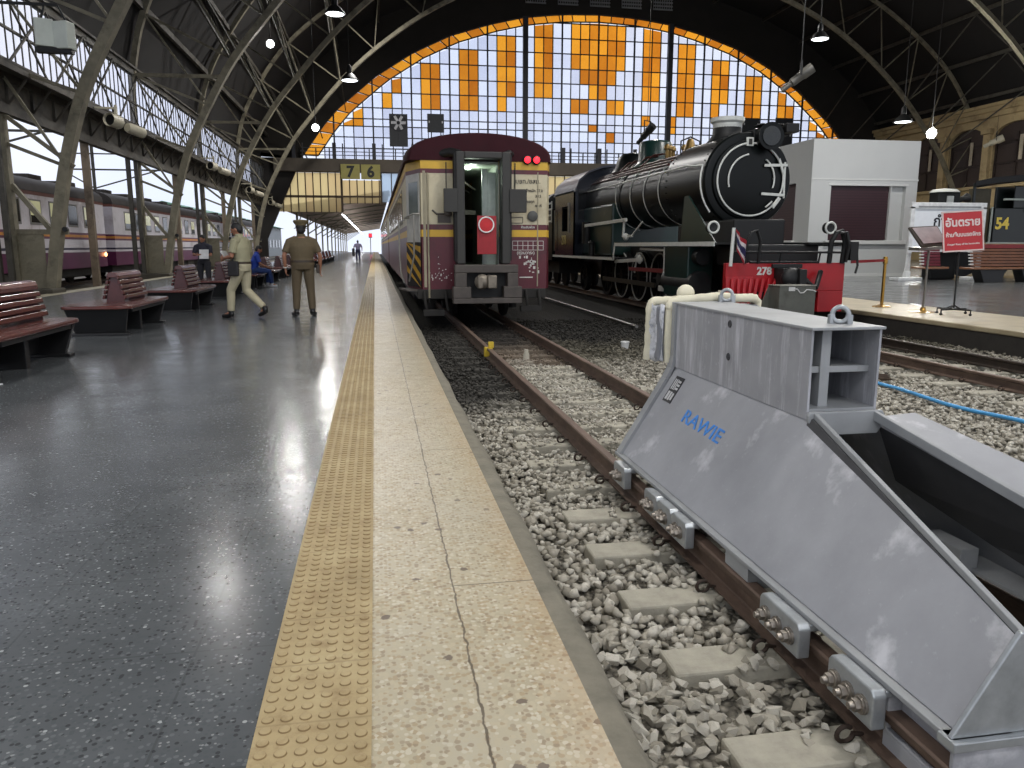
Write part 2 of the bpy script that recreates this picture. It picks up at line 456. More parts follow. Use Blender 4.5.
scatter(1.66, 2.6, 11, 16, 300, .02, .04)
scatter(2.72, 6.97, 2.2, 5.4, 330, .022, .042)
scatter(2.72, 6.97, 5.4, 11, 430, .022, .042)
scatter(2.72, 6.97, 11, 17, 210, .025, .045)
scatter(7.1, 9.5, 2.2, 12, 330, .022, .042)
scatter(7.1, 9.5, 12, 14, 160, .025, .045)
stones.sort(key=lambda q: q[0]**2+q[1]**2)
def seen(q):
    # inside the photograph's frame (nearest stones), not under the stop's frame
    x, y, z, s = q; dx, dy, dz = x, y, z-H
    c = dx*math.sin(YAW)*math.cos(PITCH)+dy*math.cos(YAW)*math.cos(PITCH)-dz*math.sin(PITCH)
    if c < .3: return False
    u = 512+770*(dx*math.cos(YAW)-dy*math.sin(YAW))/c
    v = 384-770*(dx*math.sin(YAW)*math.sin(PITCH)+dy*math.cos(YAW)*math.sin(PITCH)+dz*math.cos(PITCH))/c
    return 0 < u < 1024 and 0 < v < 764 and x < 1.54
near = [q for q in stones if seen(q)][:300]; ns = set(map(id, near)); rest = [q for q in stones if id(q) not in ns]
smesh = []
for k, (bv, bf) in enumerate(BASES):
    me = bpy.data.meshes.new('ballast_stone'); me.from_pydata(bv.tolist(), [], bf.tolist()); me.materials.append(STONE); smesh.append(me)
for q in near:
    o = bpy.data.objects.new('ballast_stone', smesh[nr.integers(14)]); COL.objects.link(o)
    o.location = q[:3]; o.scale = (q[3],)*3; o.rotation_euler = (nr.uniform(-.6,.6), nr.uniform(-.6,.6), nr.uniform(0, 6.28))
    tag(o, 'grey angular ballast stone lying between the kerb and the left rail', 'stone', 'ballast stones beside the kerb')
VS, FS, off = [], [], 0
for q in rest:
    bv, bf = BASES[nr.integers(14)]
    a, b, c = nr.uniform(-.6,.6), nr.uniform(-.6,.6), nr.uniform(0, 6.28)
    R = np.array(Matrix.Rotation(c,3,'Z') @ Matrix.Rotation(b,3,'Y') @ Matrix.Rotation(a,3,'X'), dtype=np.float32)
    VS.append(bv @ R.T * q[3] + np.array(q[:3], dtype=np.float32)); FS.append(bf+off); off += len(bv)
VS = np.concatenate(VS); FS = np.concatenate(FS)
me = bpy.data.meshes.new('ballast'); me.vertices.add(len(VS)); me.vertices.foreach_set('co', VS.ravel())
me.loops.add(FS.size); me.loops.foreach_set('vertex_index', FS.ravel()); me.polygons.add(len(FS)); me.polygons.foreach_set('loop_start', np.arange(0, FS.size, 3, dtype=np.int32))
me.update(calc_edges=True); me.materials.append(STONE)
o = bpy.data.objects.new('ballast', me); COL.objects.link(o)
tag(o, 'loose grey stone ballast filling the track beds', 'ballast', kind='stuff')

# ---------------------------------------------------------------- rails and sleepers
def rust():
    t = NT('rusty_rail'); x, y, z = t.sep()
    col = t.ramp(t.noise(9, 8, .75, t.mapped((1,.35,1))), [(.25, C4((66,52,44))), (.5, C4((92,75,64))), (.75, C4((120,100,86)))])
    top = t.math('GREATER_THAN', z, RAILZ-.006)
    col = t.mix(t.math('MULTIPLY', top, .6), col, C4((118,98,86)))
    t.base(col); t.rough(.6); t.b.inputs['Metallic'].default_value = .25; t.bump(t.noise(50, 6), .3, .006); return t.m
RUST = rust()
DARKR = mat('dark_old_rail', (54,45,38), .6, .3, .3, 8, .2, 40)
def rail(xc, y0, y1, label, m):
    pr = [(-.058,0),(.058,0),(.058,.010),(.012,.022),(.008,.03),(.008,.098),(.033,.110),(.034,.132),(.026,.14),(-.026,.14),(-.034,.132),(-.033,.110),(-.008,.098),(-.008,.03),(-.012,.022),(-.058,.010)]
    return tag(MB().prism([(xc+a, y0, RAILZ-.14+b) for a, b in pr], (0, y1-y0, 0)).build('rail', m), label, 'rail')
rail(XL, .8, 90, 'rusty rail on the platform side, under the lettered sheet of the buffer stop', RUST)
rail(XR, .8, 90, 'rusty rail under the unlettered far leg of the buffer stop', RUST)
rail(LL, -1, 60, 'brown rail nearer the blue hose, under the steam engine', RUST)
rail(LR, -1, 60, 'dark rail next to the dark platform wall, under the steam engine', DARKR)
o = MB().tube([(5.16,14.85,-.335),(5.19,19,-.335),(5.20,24,-.335)], .035, 10).build('steel_pipe', mat('worn_steel', (136,134,130), .35, .8, .2, 4), smooth=50)
tag(o, 'shiny steel pipe lying on the ballast between coach and steam engine', 'pipe')
def sleeper_mat():
    t = NT('sleeper_concrete'); k = s2l((164,159,144))
    col = t.ramp(t.noise(5, 8, .7), [(.25, (*[a*.6 for a in k], 1)), (.5, (*k, 1)), (.8, (*[min(1,a*1.3) for a in k], 1))])
    t.base(stain(t, col)); t.rough(.85); t.bump(t.noise(40, 8, .7), .35, .01); return t.m
SLEEP = sleeper_mat()
CLIP = mat('clip_rust', (58,46,38), .7, .3, .3, 30)
def sleeper_proto():
    t = thing('sleeper', None, 'sleeper', (0,0,0))
    m = MB()
    pr = [(-.11,-.16),(.11,-.16),(.095,0),(-.095,0)]
    m.prism([(-1.04, y, z) for y, z in pr], (2.08,0,0)).build('body', SLEEP, t, bevel=.012, local=True)
    for rx in (XL-2.13, XR-2.13):
        for sgn in (-1, 1):
            c = MB(); x = rx+sgn*.085
            c.arc((x+sgn*.03, 0, .03), (sgn*.35,1,.0), .030, .0085, 0, 1.75*PI, 14, 6, u=(-sgn,0,.1))
            c.tube([(x+sgn*.03-sgn*.03, -.0, .03), (x-sgn*.035, .0, .022)], .0085, 6)
            c.build('rail_clip', CLIP, t, local=True, smooth=60)
    return t
sl = sleeper_proto()
N = 24
for k in range(N):
    t = sl if k == 0 else dup(sl)
    y = SL0 + k*SLP
    t.location = (2.13, y, -.352); t.rotation_euler = (0,0,random.uniform(-.012,.012))
    nm = ORD[k] if k < 20 else ['twenty-first','twenty-second','twenty-third','twenty-fourth','twenty-fifth','twenty-sixth','twenty-seventh'][k-20]
    tag(t, f'pale concrete sleeper of the buffer stop track, {nm} counted from the near end', 'sleeper', 'concrete sleepers of the near track')
for k in range(10):
    t = dup(sl); t.location = (7.58, 6.3+k*.6, -.352); t.rotation_euler = (0,0,0)
    tag(t, f'half-buried concrete sleeper of the right-hand track, {ORD[k]} counted from the near end', 'sleeper', 'concrete sleepers of the steam engine track')
# ---------------------------------------------------------------- buffer stop
def primer():
    t = NT('grey_primer')
    col = t.ramp(t.noise(2.5, 5), [(.3, C4((146,147,151))), (.7, C4((164,165,169)))])
    chalk = t.ramp(t.noise(2.1, 7, .62, t.mapped((1,1,1), (3.1,.4,.2))), [(.53, BW(0)), (.62, BW(.85))])
    col = t.mix(chalk, col, C4((208,208,211)))
    sp = t.ramp(t.noise(38, 4, .7), [(.62, BW(0)), (.72, BW(.35))])
    col = t.mix(sp, col, C4((184,184,188)))
    t.base(col); t.rough(t.ramp(t.noise(3, 3), [(.3, BW(.38)), (.7, BW(.55))])); t.bump(t.noise(60, 4), .06, .004); return t.m
def primer_streak():
    t = NT('grey_primer_streaked')
    col = t.ramp(t.noise(2.5, 5), [(.3, C4((138,139,143))), (.7, C4((160,161,165)))])
    st = t.ramp(t.noise(3.2, 6, .7, t.mapped((2,3.2,.35))), [(.5, BW(0)), (.66, BW(.8))])
    col = t.mix(st, col, C4((204,204,210)))
    rim = t.ramp(t.noise(18, 6, .75), [(.6, BW(0)), (.7, BW(.5))])
    col = t.mix(rim, col, C4((200,200,206)))
    t.base(col); t.rough(.5); return t.m
PRI = primer(); PST = primer_streak()
PRI2 = mat('grey_primer_plain', (146,148,149), .5, 0, .12, 4, .05, 50)
GALV = mat('galvanised', (168,172,174), .35, .55, .15, 12, .05, 60)
BOLT = mat('bolt_steel', (150,142,132), .4, .7, .3, 40)
XC = 2.13
bs = thing('buffer_stop', 'big grey welded steel buffer stop clamped across the rails of the near track', 'buffer stop', (XC, 3.3, RAILZ))
def mir(s, pts): return [(XC - s*dx, y, z) for dx, y, z in pts]
YT, YF, YB = 1.72, 4.86, 3.20      # tip, far end, box front
KS = (.53-.168)/.585          # slope of the side sheets
def sdx(z): return .53-KS*(z+.10)
for s in (1, -1):
    # sloping side sheet, one flat plate
    P = mir(s, [(sdx(-.10),YF,-.10),(sdx(-.10),YT+.01,-.10),(sdx(.168),YT+.01,.168),(sdx(.485),YB,.485),(sdx(.485),YF,.485)])
    MB().prism(P, (s*.011, 0, -.007)).build('side_sheet', PRI, bs)
    # inner upright web, undercut, its top edge standing proud along the ridge
    tx_ = sdx(.175); u_ = .14
    W = mir(s, [(tx_,YT+.015,.192),(.160,YB-.01,.515),(.160,YB-.01,.47),(tx_,YT+.015,.148)])
    MB().prism(W, (s*.022, 0, 0)).build('ridge_strip', PRI2, bs, bevel=.004)
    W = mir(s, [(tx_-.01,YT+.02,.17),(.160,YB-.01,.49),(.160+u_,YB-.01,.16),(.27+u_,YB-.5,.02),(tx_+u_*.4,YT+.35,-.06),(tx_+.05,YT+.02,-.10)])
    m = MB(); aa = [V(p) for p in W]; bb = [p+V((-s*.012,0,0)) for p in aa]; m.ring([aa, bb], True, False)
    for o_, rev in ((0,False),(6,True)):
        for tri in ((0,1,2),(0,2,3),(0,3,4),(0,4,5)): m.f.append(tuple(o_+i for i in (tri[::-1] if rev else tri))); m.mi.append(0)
    m.build('inner_web', mat('inner_shade_grey', (62,62,64), .6), bs)  # darker than the outer primer: shade between the legs put into the colour
    # bottom flange lying over the rail
    m = MB(); xa, xb = XC-s*.565, XC-s*.37
    m.box(min(xa,xb), max(xa,xb), YT-.005, YF+.02, -.122, -.104); m.build('base_flange', PRI2, bs, bevel=.003)
    # plate closing the tip and the box foot below
    E = mir(s, [(.57,YT,-.104),(.382,YT,.205),(.345,YT,.205),(.28,YT,-.104)])
    MB().prism(E, (0, .018, 0)).build('end_plate', GALV, bs, bevel=.004)
    m = MB(); x0, x1 = sorted((XC-s*.575, XC-s*.29)); m.box(x0, x1, YT-.02, YT+.05, -.135, -.104)
    m.build('tip_cap', GALV, bs, bevel=.004)
    m = MB(); x0, x1 = sorted((XC-s*.555, XC-s*.31)); m.box(x0, x1, YT+.0, YT+.016, -.33, -.135)
    xo = XC-s*.555; xi = xo + s*.014
    m.box(min(xo,xi), max(xo,xi), YT+.0, YT+.30, -.33, -.27); m.box(min(xo,xi)+(s*.05), max(xo,xi)+(s*.05), YT+.01, YT+.30, -.27, -.122)
    x0, x1 = sorted((XC-s*.555, XC-s*.495)); m.box(x0, x1, YT+.01, YT+.30, -.272, -.26); m.box(x0, x1, YT+.285, YT+.30, -.27, -.122)
    m.build('rail_foot', PRI, bs, bevel=.004)
    # gusset ribs and brackets between flange and rail
    m = MB()
    for gy in (3.20, 2.98):
        x0, x1 = sorted((XC-s*.545, XC-s*.40)); m.box(x0, x1, gy, gy+.012, -.235, -.122)
    x0, x1 = sorted((XC-s*.548, XC-s*.538)); m.box(x0, x1, 2.98, 3.2, -.2, -.122)
    m.build('gusset', PRI2, bs, bevel=.002)
    # inner feet
    x0, x1 = sorted((XC-s*.40, XC-s*.31))
    for fy in (2.05, 2.75): MB().box(x0, x1, fy, fy+.24, -.2, -.015).build('inner_foot', PRI2, bs, bevel=.004)
    # clamps gripping the rail head, three bolts each
    for cy, L, nb in ((2.11,.25,3),(2.575,.30,3),(3.60,.20,2),(3.81,.20,2),(4.02,.20,2),(4.60,.22,2)):
        m = MB(); xo = XC-s*.625
        pr = [(cy-L/2, -.25), (cy+L/2, -.25), (cy+L/2, -.135), (cy+L/2-.015, -.115), (cy-L/2+.015, -.115), (cy-L/2, -.135)]
        m.prism([(xo, y, z) for y, z in pr], (s*.05, 0, 0))
        x0, x1 = sorted((xo+s*.05, XC-s*.50)); m.box(x0, x1, cy-L/2+.01, cy+L/2-.01, -.150, -.122)
        c = m.build('rail_clamp', GALV, bs, bevel=.006)
        for i in range(nb):
            by = cy + (i-(nb-1)/2)*(L*.30); b = MB()
            b.cyl((xo,by,-.185), (xo-s*.010,by,-.185), .033, n=18)
            b.cyl((xo-s*.010,by,-.185), (xo-s*.017,by,-.185), .028, n=16)
            b.cyl((xo-s*.017,by,-.185), (xo-s*.036,by,-.185), .022, n=6)
            b.cyl((xo-s*.036,by,-.185), (xo-s*.052,by,-.185), .014, .012, n=12)
            b.build('bolt', BOLT, c, smooth=40)
# far cross plate with its rims running up both sides
out = [(.555,-.104),(.25,.40),(.215,.47),(.200,.55),(.200,.905)]
pts = [(XC-a, z) for a, z in out] + [(XC+a, z) for a, z in out[::-1]]
m = MB().prism([(x, YF-.005, z) for x, z in pts], (0, .03, 0)); m.build('cross_plate', PRI2, bs, bevel=.004)
for s in (1,-1):
    m = MB()
    inn = [(.525,-.104),(.222,.40),(.19,.47),(.172,.55),(.172,.905)]
    for i in range(4):
        a0, a1, b0, b1 = out[i], out[i+1], inn[i], inn[i+1]
        m.prism([(XC-s*a0[0],YF-.055,a0[1]),(XC-s*a1[0],YF-.055,a1[1]),(XC-s*b1[0],YF-.055,b1[1]),(XC-s*b0[0],YF-.055,b0[1])], (0,.06,0))
    m.build('rim', PRI2, bs, bevel=.003)
# broad cover plate along the top of the far leg
MB().prism([(XC+.155,YB-.01,.478),(XC+.37,YB-.01,.492),(XC+.67,YT+.02,.215),(XC+.375,YT+.02,.178)], (0,0,-.012)).build('cover_plate', PRI, bs)
# box beam carrying the buffer head
m = MB(); m.box(XC-.196, XC+.176, YB-.02, YF+.03, .892, .906); m.build('top_plate', PRI2, bs, bevel=.003)
m = MB()
m.box(XC-.184, XC-.172, YB, YF, .475, .893); m.build('box_side', PST, bs, bevel=.002)
m = MB(); m.box(XC+.158, XC+.170, YB, YF, .475, .893); m.build('box_side', PST, bs, bevel=.002)
m = MB(); m.box(XC-.173, XC+.16, YB, YF, .512, .526); m.build('box_floor', PRI2, bs)
m = MB(); m.box(XC-.10, XC-.052, YB+.05, YB+1.2, .514, .886); m.box(XC-.16, XC+.10, YB+.06, YB+.072, .685, .715); m.box(XC+.1,XC+.158,YB+.06,YB+.072,.685,.715)
m.box(XC-.16, XC+.16, YB+.062, YB+1.3, .697, .709); m.box(XC-.16, XC+.16, YB+.45, YB+.46, .5, .89)
m.build('inner_cross', PRI2, bs, bevel=.002)
# rounded plate below the box mouth joining both legs
pr = [(-.185,.515),(.185,.515),(.20,.49),(.19,.44),(.165,.405),(-.12,.405),(-.16,.43),(-.188,.47),(-.193,.50)]
MB().prism([(XC+a, YB-.03, z) for a, z in pr], (0,.022,0)).build('mouth_plate', PRI2, bs, bevel=.004)
# lifting eyes
for x, y in ((2.165,3.33),(2.285,4.80)):
    m = MB(); m.arc((x,y,.950),(.6,1,0),.036,.012,0,2*PI,24,8); m.bar((x-.034,y+.020,.898),(x-.034,y+.020,.95),.024,.024,(0,1,0)); m.bar((x+.034,y-.020,.898),(x+.034,y-.020,.95),.026,.022,(0,1,0))
    m.build('lifting_eye', GALV, bs, smooth=50)
for z in (.84,.655):
    m = MB(); m.arc((XC-.184,4.03,z),(1,0,0),.016,.006,n=18); m.cyl((XC-.183,4.03,z),(XC-.186,4.03,z),.014)
    m.build('bolt_hole', mat('dark_hole', (60,60,62), .7), bs, smooth=50)
# plates and lettering on the near side sheet
A, B, Cc = V((XC-.53,YF,-.10)), V((XC-.53,YT,-.10)), V((XC-.168,YF,.485))
along = (B-A).normalized(); upv = (Cc-A).normalized(); nrm = along.cross(upv).normalized()
if nrm.x > 0: nrm = -nrm
def onsheet(d, h, lift=.004): return A + along*d + upv*h + nrm*lift
pm = MB().prism([onsheet(.145,.44,.002), onsheet(.275,.44,.002), onsheet(.275,.625,.002), onsheet(.145,.625,.002)], nrm*.003)
npl = pm.build('name_plate', mat('plate_black', (42,42,44), .5), bs); npl['label'] = 'black and white maker plate'
m = MB()
for h0, h1, d0, d1 in ((.485,.545,.09,.12),(.485,.545,.13,.155),(.49,.54,.165,.19),(.56,.635,.09,.105),(.56,.635,.115,.13),(.56,.635,.14,.15),(.565,.58,.155,.195),(.59,.605,.155,.195),(.615,.63,.155,.19)):
    m.prism([onsheet(d0+.07,h0-.03,.0052), onsheet(d1+.07,h0-.03,.0052), onsheet(d1+.07,h1-.03,.0052), onsheet(d0+.07,h1-.03,.0052)], nrm*.0008)
m.build('plate_print', mat('plate_white', (196,196,196), .5), npl)
bl = mat('blue_stencil', (72,142,222), .6, 0, .25, 30)
pt = onsheet(.80,.41,.003)
tx = text('RAWIE', .118, 'blue_lettering', bl, plane_mat(pt, along - upv*.02, upv), bs, .0012, .0012, xs=1.5); tx['label'] = 'blue stencilled letters'
# wrapped buffer head
FOAM = mat('cream_foam', (214,208,184), .8, 0, .1, 8, .15, 30); PLAST = mat('clear_wrap', (196,198,203), .22, 0, .16, 22, .5, 20, dirt=(140,143,150), ds=26)
hd = MB().box(1.86, 2.58, 4.90, 5.06, .50, .875).build('buffer_head', mat('head_steel', (120,122,128), .5), bs, bevel=.02)
m = MB()
def foam(path, r=.031):
    P = [V(p) for p in path]; Q = []
    for a, b in zip(P, P[1:]):
        for i in range(6): Q.append(a.lerp(b, i/6) + V((random.uniform(-.004,.004),)*3))
    Q.append(P[-1]); m.tube(Q, [r*random.uniform(.88,1.1) for _ in Q], 10)
foam([(1.845,5.05,.50),(1.845,5.05,.70),(1.85,5.05,.875),(1.87,5.05,.895),(2.05,5.02,.905),(2.2,5.0,.915),(2.56,4.99,.915),(2.60,4.99,.89),(2.60,4.99,.5)])
foam([(1.925,4.89,.50),(1.925,4.89,.85),(1.935,4.89,.905),(2.1,4.885,.925),(2.33,4.89,.93),(2.56,4.93,.915)])
m.ell((2.07,4.98,.955), (.062,.05,.058), 16, 10)
m.build('foam_edging', FOAM, bs, smooth=60)
m = MB(); rows = []
for j in range(9):
    z = .50+.38*j/8; rows.append([V((1.838+.010*math.sin(i*2.1+j*.7)+.006*math.sin(i*5+j)+ (i/7)*.045, 5.05-.17*i/7, z+.01*math.sin(i*1.3))) for i in range(8)])
m.ring(rows, False, False); w = m.build('plastic_wrap', PLAST, bs, smooth=60)
so = w.modifiers.new('t', 'SOLIDIFY'); so.thickness = .002

# ---------------------------------------------------------------- small things on the track
tag(MB().lathe([(.0,0),(.055,0),(.065,.10),(.072,.105),(.072,.125),(.066,.128),(.06,.11),(0,.02)], (4.0,12.07,-.40), n=20).build('plastic_tub', mat('white_plastic', (205,205,202), .5), smooth=40), 'small white plastic tub standing on the ballast right of the track', 'tub')
t = thing('derail_marker', 'yellow flag-shaped rail clamp on the left rail in front of the coach', 'rail clamp', (XL, 11.1, RAILZ-.14))
YEL = mat('safety_yellow', (206,176,52), .5, 0, .15, 20)
MB().box(XL-.07, XL+.05, 11.05, 11.15, -.33, -.19).build('clamp_body', YEL, t, bevel=.01)
MB().box(XL-.02, XL+.06, 11.0, 11.05, -.19, -.10).build('plate', YEL, t, bevel=.01)
MB().box(XL-.02, XL+.03, 10.98, 11.0, -.3, -.19).build('wedge', YEL, t, bevel=.006)
tag(MB().lathe([(.045,0),(.045,.13),(.03,.16),(.03,.2),(0,.2)], (2.12,10.9,-.41), n=14).build('marker_post', mat('pale_stub', (178,172,156), .7), smooth=40), 'short pale marker stub between the rails before the coach', 'marker')
P = []
for u in np.linspace(0, 1, 26):
    yv = 9.6 - 5.4*u
    P.append((5.86 + .07*math.sin(u*9+.6) - .02*u, yv, -.335 + .010*math.sin(u*21)))
tag(MB().tube(P, .021, 10).build('hose', mat('blue_hose', (72,150,204), .45, 0, .12, 5), smooth=60), 'light blue water hose winding over the ballast on the right', 'hose')
m = MB()
for k in range(3): m.arc((6.02+.012*k, 8.4+.02*k, -.335+.02*k), (.1,.2,1), .15-.02*k, .014, 0, 2*PI, 20, 6)
tag(m.build('wire_coil', mat('brown_wire', (74,60,48), .7, .2, .3, 20), smooth=60), 'tangled brown wire coil lying beside the rusty right-hand rail', 'wire')
# steel end block standing in front of the steam engine
t = thing('stop_block', 'dark grey steel box block on the track before the red engine beam', 'stop block', (7.3, 12.7, RAILZ))
GB = mat('block_grey', (86,87,80), .55, 0, .15, 4, .05, 30, dirt=(70,70,62))
MB().box(6.93, 7.62, 12.50, 12.90, -.2, .575).build('body', GB, t, bevel=.015)
MB().box(6.92, 7.63, 12.49, 12.91, .575, .592).build('lid', mat('block_lid', (112,112,102), .5), t, bevel=.008)
MB().prism([(6.93,12.90,.57),(6.93,12.90,-.2),(6.75,12.90,-.2),(6.82,12.90,.3)], (0,-.03,0)).build('brace', GB, t)
m = MB(); rr = random.Random(2)
m.tube([(7.20+.06*i, 12.494, .50+rr.uniform(-.045,.03)) for i in range(8)], .010, 5)
m.obox((7.16,12.497,.53),(.12,.004,.07)); m.build('chalk_scrawl', mat('chalk', (200,200,196), .8), t)
# ---------------------------------------------------------------- passenger coach on the near track
CRM = mat('coach_cream', (196,186,156), .38, 0, .08, 1.5, dirt=(168,156,126), ds=1.2)
MAR = mat('coach_maroon', (88,26,38), .35, 0, .12, 2, dirt=(64,24,30), ds=2)
ROOFM = mat('coach_roof', (54,23,29), .75, 0, .15, 2, spec=.15, dirt=(50,28,32), ds=1.5)
YEL2 = mat('coach_yellow', (206,164,44), .4, 0, .1, 3)
GREY = mat('gangway_grey', (48,47,44), .6, 0, .12, 3, .05, 20)
GREY2 = mat('coupler_grey', (76,70,65), .6, .1, .2, 5, .1, 20)
BLK = mat('black_metal', (20,20,20), .6, 0, .2, 5)
DGR = mat('under_grey', (40,38,35), .8, 0, .25, 4, .2, 15)
CX, CHW, CY = 1.99, 1.36, 14.75
ZB, ZE, ZT = .46, 2.86, 3.36
def coach_outline(hw, y, z0, z1, cham=.26, cy=.75):
    """plan outline of the end, chamfered door corners"""
    return [(CX-hw, y+cy, z0), (CX-hw+cham, y, z0), (CX+hw-cham*.35, y, z0), (CX+hw, y+.25, z0)]
def coach(y0, y1, name, label, front):
    t = thing(name, label, 'train coach', (CX, y0, RAILZ))
    def bandwall(z0, z1, m, nm, grow=0):
        hw = CHW+grow; mb = MB()
        pl = [(CX-hw, y0+.75), (CX-hw+.24, y0-grow), (CX+hw-.09, y0-grow), (CX+hw, y0+.25), (CX+hw, y1), (CX-hw, y1)]
        mb.prism([(x, y, z0) for x, y in pl], (0, 0, z1-z0)); return mb.build(nm, m, t)
    # side bands; the doorway in the end is a recess between two jamb blocks
    def band(z0, z1, m, nm, grow=0):
        hw = CHW+grow; mb = MB()
        left = [(CX-hw, y0+.75), (CX-hw+.24, y0-grow), (CX-.34, y0-grow), (CX-.34, y1), (CX-hw, y1)]
        right = [(CX+.34, y0-grow), (CX+hw-.09, y0-grow), (CX+hw, y0+.25), (CX+hw, y1), (CX+.34, y1)]
        if not front: return bandwall(z0, z1, m, nm, grow)
        for p in (left, right): mb.prism([(x, y, z0) for x, y in p], (0, 0, z1-z0))
        return mb.build(nm, m, t)
    band(ZB, 1.44, MAR, 'lower_panel'); band(1.44, 1.57, YEL2, 'waist_stripe', .004); band(1.57, 1.67, MAR, 'upper_stripe')
    band(1.67, 2.60, CRM, 'window_panel'); band(2.60, 2.68, MAR, 'letter_stripe', .003); band(2.68, 2.83, YEL2, 'eaves_stripe', .005)
    # roof with a domed end
    mb = MB(); rows = []
    n = 22
    def arch(hw, zt, y): return [V((CX-hw*math.cos(PI*i/n), y, ZE + (zt-ZE)*math.sin(PI*i/n)**.8)) for i in range(n+1)]
    for k, (dy, sc) in enumerate(((-.02,.90),(.02,.955),(.15,.985),(.5,1.0))): rows.append(arch((CHW+.05)*(.93+.07*k/3), ZE+(ZT-ZE)*sc, y0+dy))
    rows.append(arch(CHW+.05, ZT, y1))
    for r in rows: r.append(r[-1]+V((0,0,-.03))); r.insert(0, r[0]+V((0,0,-.03)))
    mb.ring(rows, True, True); mb.build('roof', ROOFM, t, smooth=40)
    # underframe and bogies
    mb = MB(); mb.box(CX-1.2, CX+1.2, y0+.3, y1, .28, ZB); mb.box(CX-1.0, CX+1.0, y0+6, y1-6, -.1, .3); mb.build('underframe', BLK, t)
    for by in (y0+2.6, y1-2.6):
        bg = MB()
        for s in (-1, 1):
            bg.box(CX+s*.86-.06, CX+s*.86+.06, by-1.6, by+1.6, .12, .34)
            for k in (-.55,-.2,.2,.55): bg.cyl((CX+s*.86,by+k*2,-.02), (CX+s*.86,by+k*2,.26), .08, n=10)
        bg.box(CX-.8, CX+.8, by-.3, by+.3, .1, .32); bo = bg.build('bogie', DGR, t)
        for wy in (by-1.05, by+1.05):
            for s in (-1, 1):
                x = XL if s < 0 else XR
                MB().lathe([(.1,-.08),(.38,-.07),(.42,-.03),(.40,.05),(.36,.07),(.1,.06)], (x-s*.0, wy, RAILZ+.42), (s,0,0), 28).build('wheel', BLK, bo, smooth=40)
    # window openings of the left side
    k = 0; yy = y0+3.0
    while yy < y1-2:
        mb = MB(); mb.box(CX-CHW-.012, CX-CHW+.01, yy, yy+.95, 1.75, 2.5); w = mb.build('window', mat('window_rim', (120,112,96), .5), t)
        MB().box(CX-CHW-.016, CX-CHW-.008, yy+.07, yy+.88, 1.82, 2.43).build('pane', mat('dark_glass', (20,24,26), .08), w); yy += 1.35
    return t
cc = coach(CY, CY+21, 'passenger_coach', 'maroon and cream railway coach with yellow bands standing on the near track', True)
c2 = coach(CY+22, CY+43, 'passenger_coach', 'second maroon and cream coach coupled behind the one by the platform', False)
c3 = coach(CY+44, CY+65, 'passenger_coach', 'third coach of the near train, farthest from the buffer stop', False)
def cb(nm, m, mt, par=None, bevel=0, smooth=None): return m.build(nm, mt, par or cc, bevel=bevel, smooth=smooth)
# inside of the vestibule
INT = mat('vestibule_wall', (150,158,146), .5, 0, .1, 2)
m = MB(); m.box(CX-.36, CX+.36, CY+.9, CY+.94, .7, 2.9)
cb('floor_plate', MB().box(CX-.45, CX+.45, CY-.35, CY+9, .86, .9), DGR)
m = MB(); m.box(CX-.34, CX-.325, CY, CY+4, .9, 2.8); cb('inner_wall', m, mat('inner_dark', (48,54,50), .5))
m = MB(); m.box(CX+.325, CX+.34, CY, CY+4, .9, 2.8); cb('inner_wall', m, INT)
m = MB(); m.box(CX-.34, CX+.34, CY, CY+6, 2.78, 2.82); cb('inner_ceiling', m, INT)
m = MB(); m.box(CX+.06, CX+.17, CY+.3, CY+.36, .9, 2.72); m.box(CX+.15, CX+.33, CY+.32, CY+.36, .9, 2.66); cb('inner_door', m, mat('inner_door', (178,190,180), .4), bevel=.01)
m = MB(); m.box(CX-.34, CX+.34, CY+5.9, CY+6, .9, 2.8)
cb('end_door', m, mat('inner_dark2', (36,40,38), .6))
m = MB()
for k in range(4): m.box(CX-.28, CX+.05, CY+1.2+k*.8, CY+1.25+k*.8, 1.9+.05*k, 1.98+.05*k); m.tube([(CX-.3,CY+.8+k,2.55),(CX+.05,CY+1.3+k,2.4)], .02, 6)
cb('luggage_rack', m, GREY2)
m = MB(); m.ell((CX-.20,CY+.35,2.74),(.07,.07,.04)); lmp = cb('vestibule_lamp', m, emit('vestibule_glow', (225,255,225), 6), smooth=60)
L = bpy.data.lights.new('vestibule_light', 'POINT'); L.energy = 14; L.color = (.85,1,.85); L.shadow_soft_size = .08
lo = bpy.data.objects.new('vestibule_light', L); COL.objects.link(lo); lo.location = V((CX-.1, CY+.7, 2.6)); 
# gangway surround
yg0, yg1 = CY-.38, CY
g = MB()
for x0, x1, z0, z1 in ((CX-.50,CX-.345,.94,2.96),(CX+.345,CX+.50,.94,2.96),(CX-.345,CX+.345,2.84,2.96)): g.box(x0, x1, yg0, yg1, z0, z1)
cb('gangway', g, GREY, bevel=.02)
g = MB()
for i in range(7):
    y = yg0+.05+i*.05
    g.box(CX-.53, CX-.50, y, y+.02, 1.0, 2.92)
cb('bellows', g, BLK)
g = MB()
for i in range(7):
    y = yg0+.05+i*.05
    g.box(CX+.50, CX+.53, y, y+.02, 1.0, 2.92)
cb('bellows', g, BLK)
g = MB(); g.box(CX-.73, CX-.48, yg0-.03, yg0+.10, 1.88, 2.30); cb('side_buffer_box', g, GREY, bevel=.008)
g = MB(); g.box(CX+.48, CX+.80, yg0-.03, yg0+.10, 1.88, 2.30); cb('side_buffer_box', g, GREY, bevel=.008)
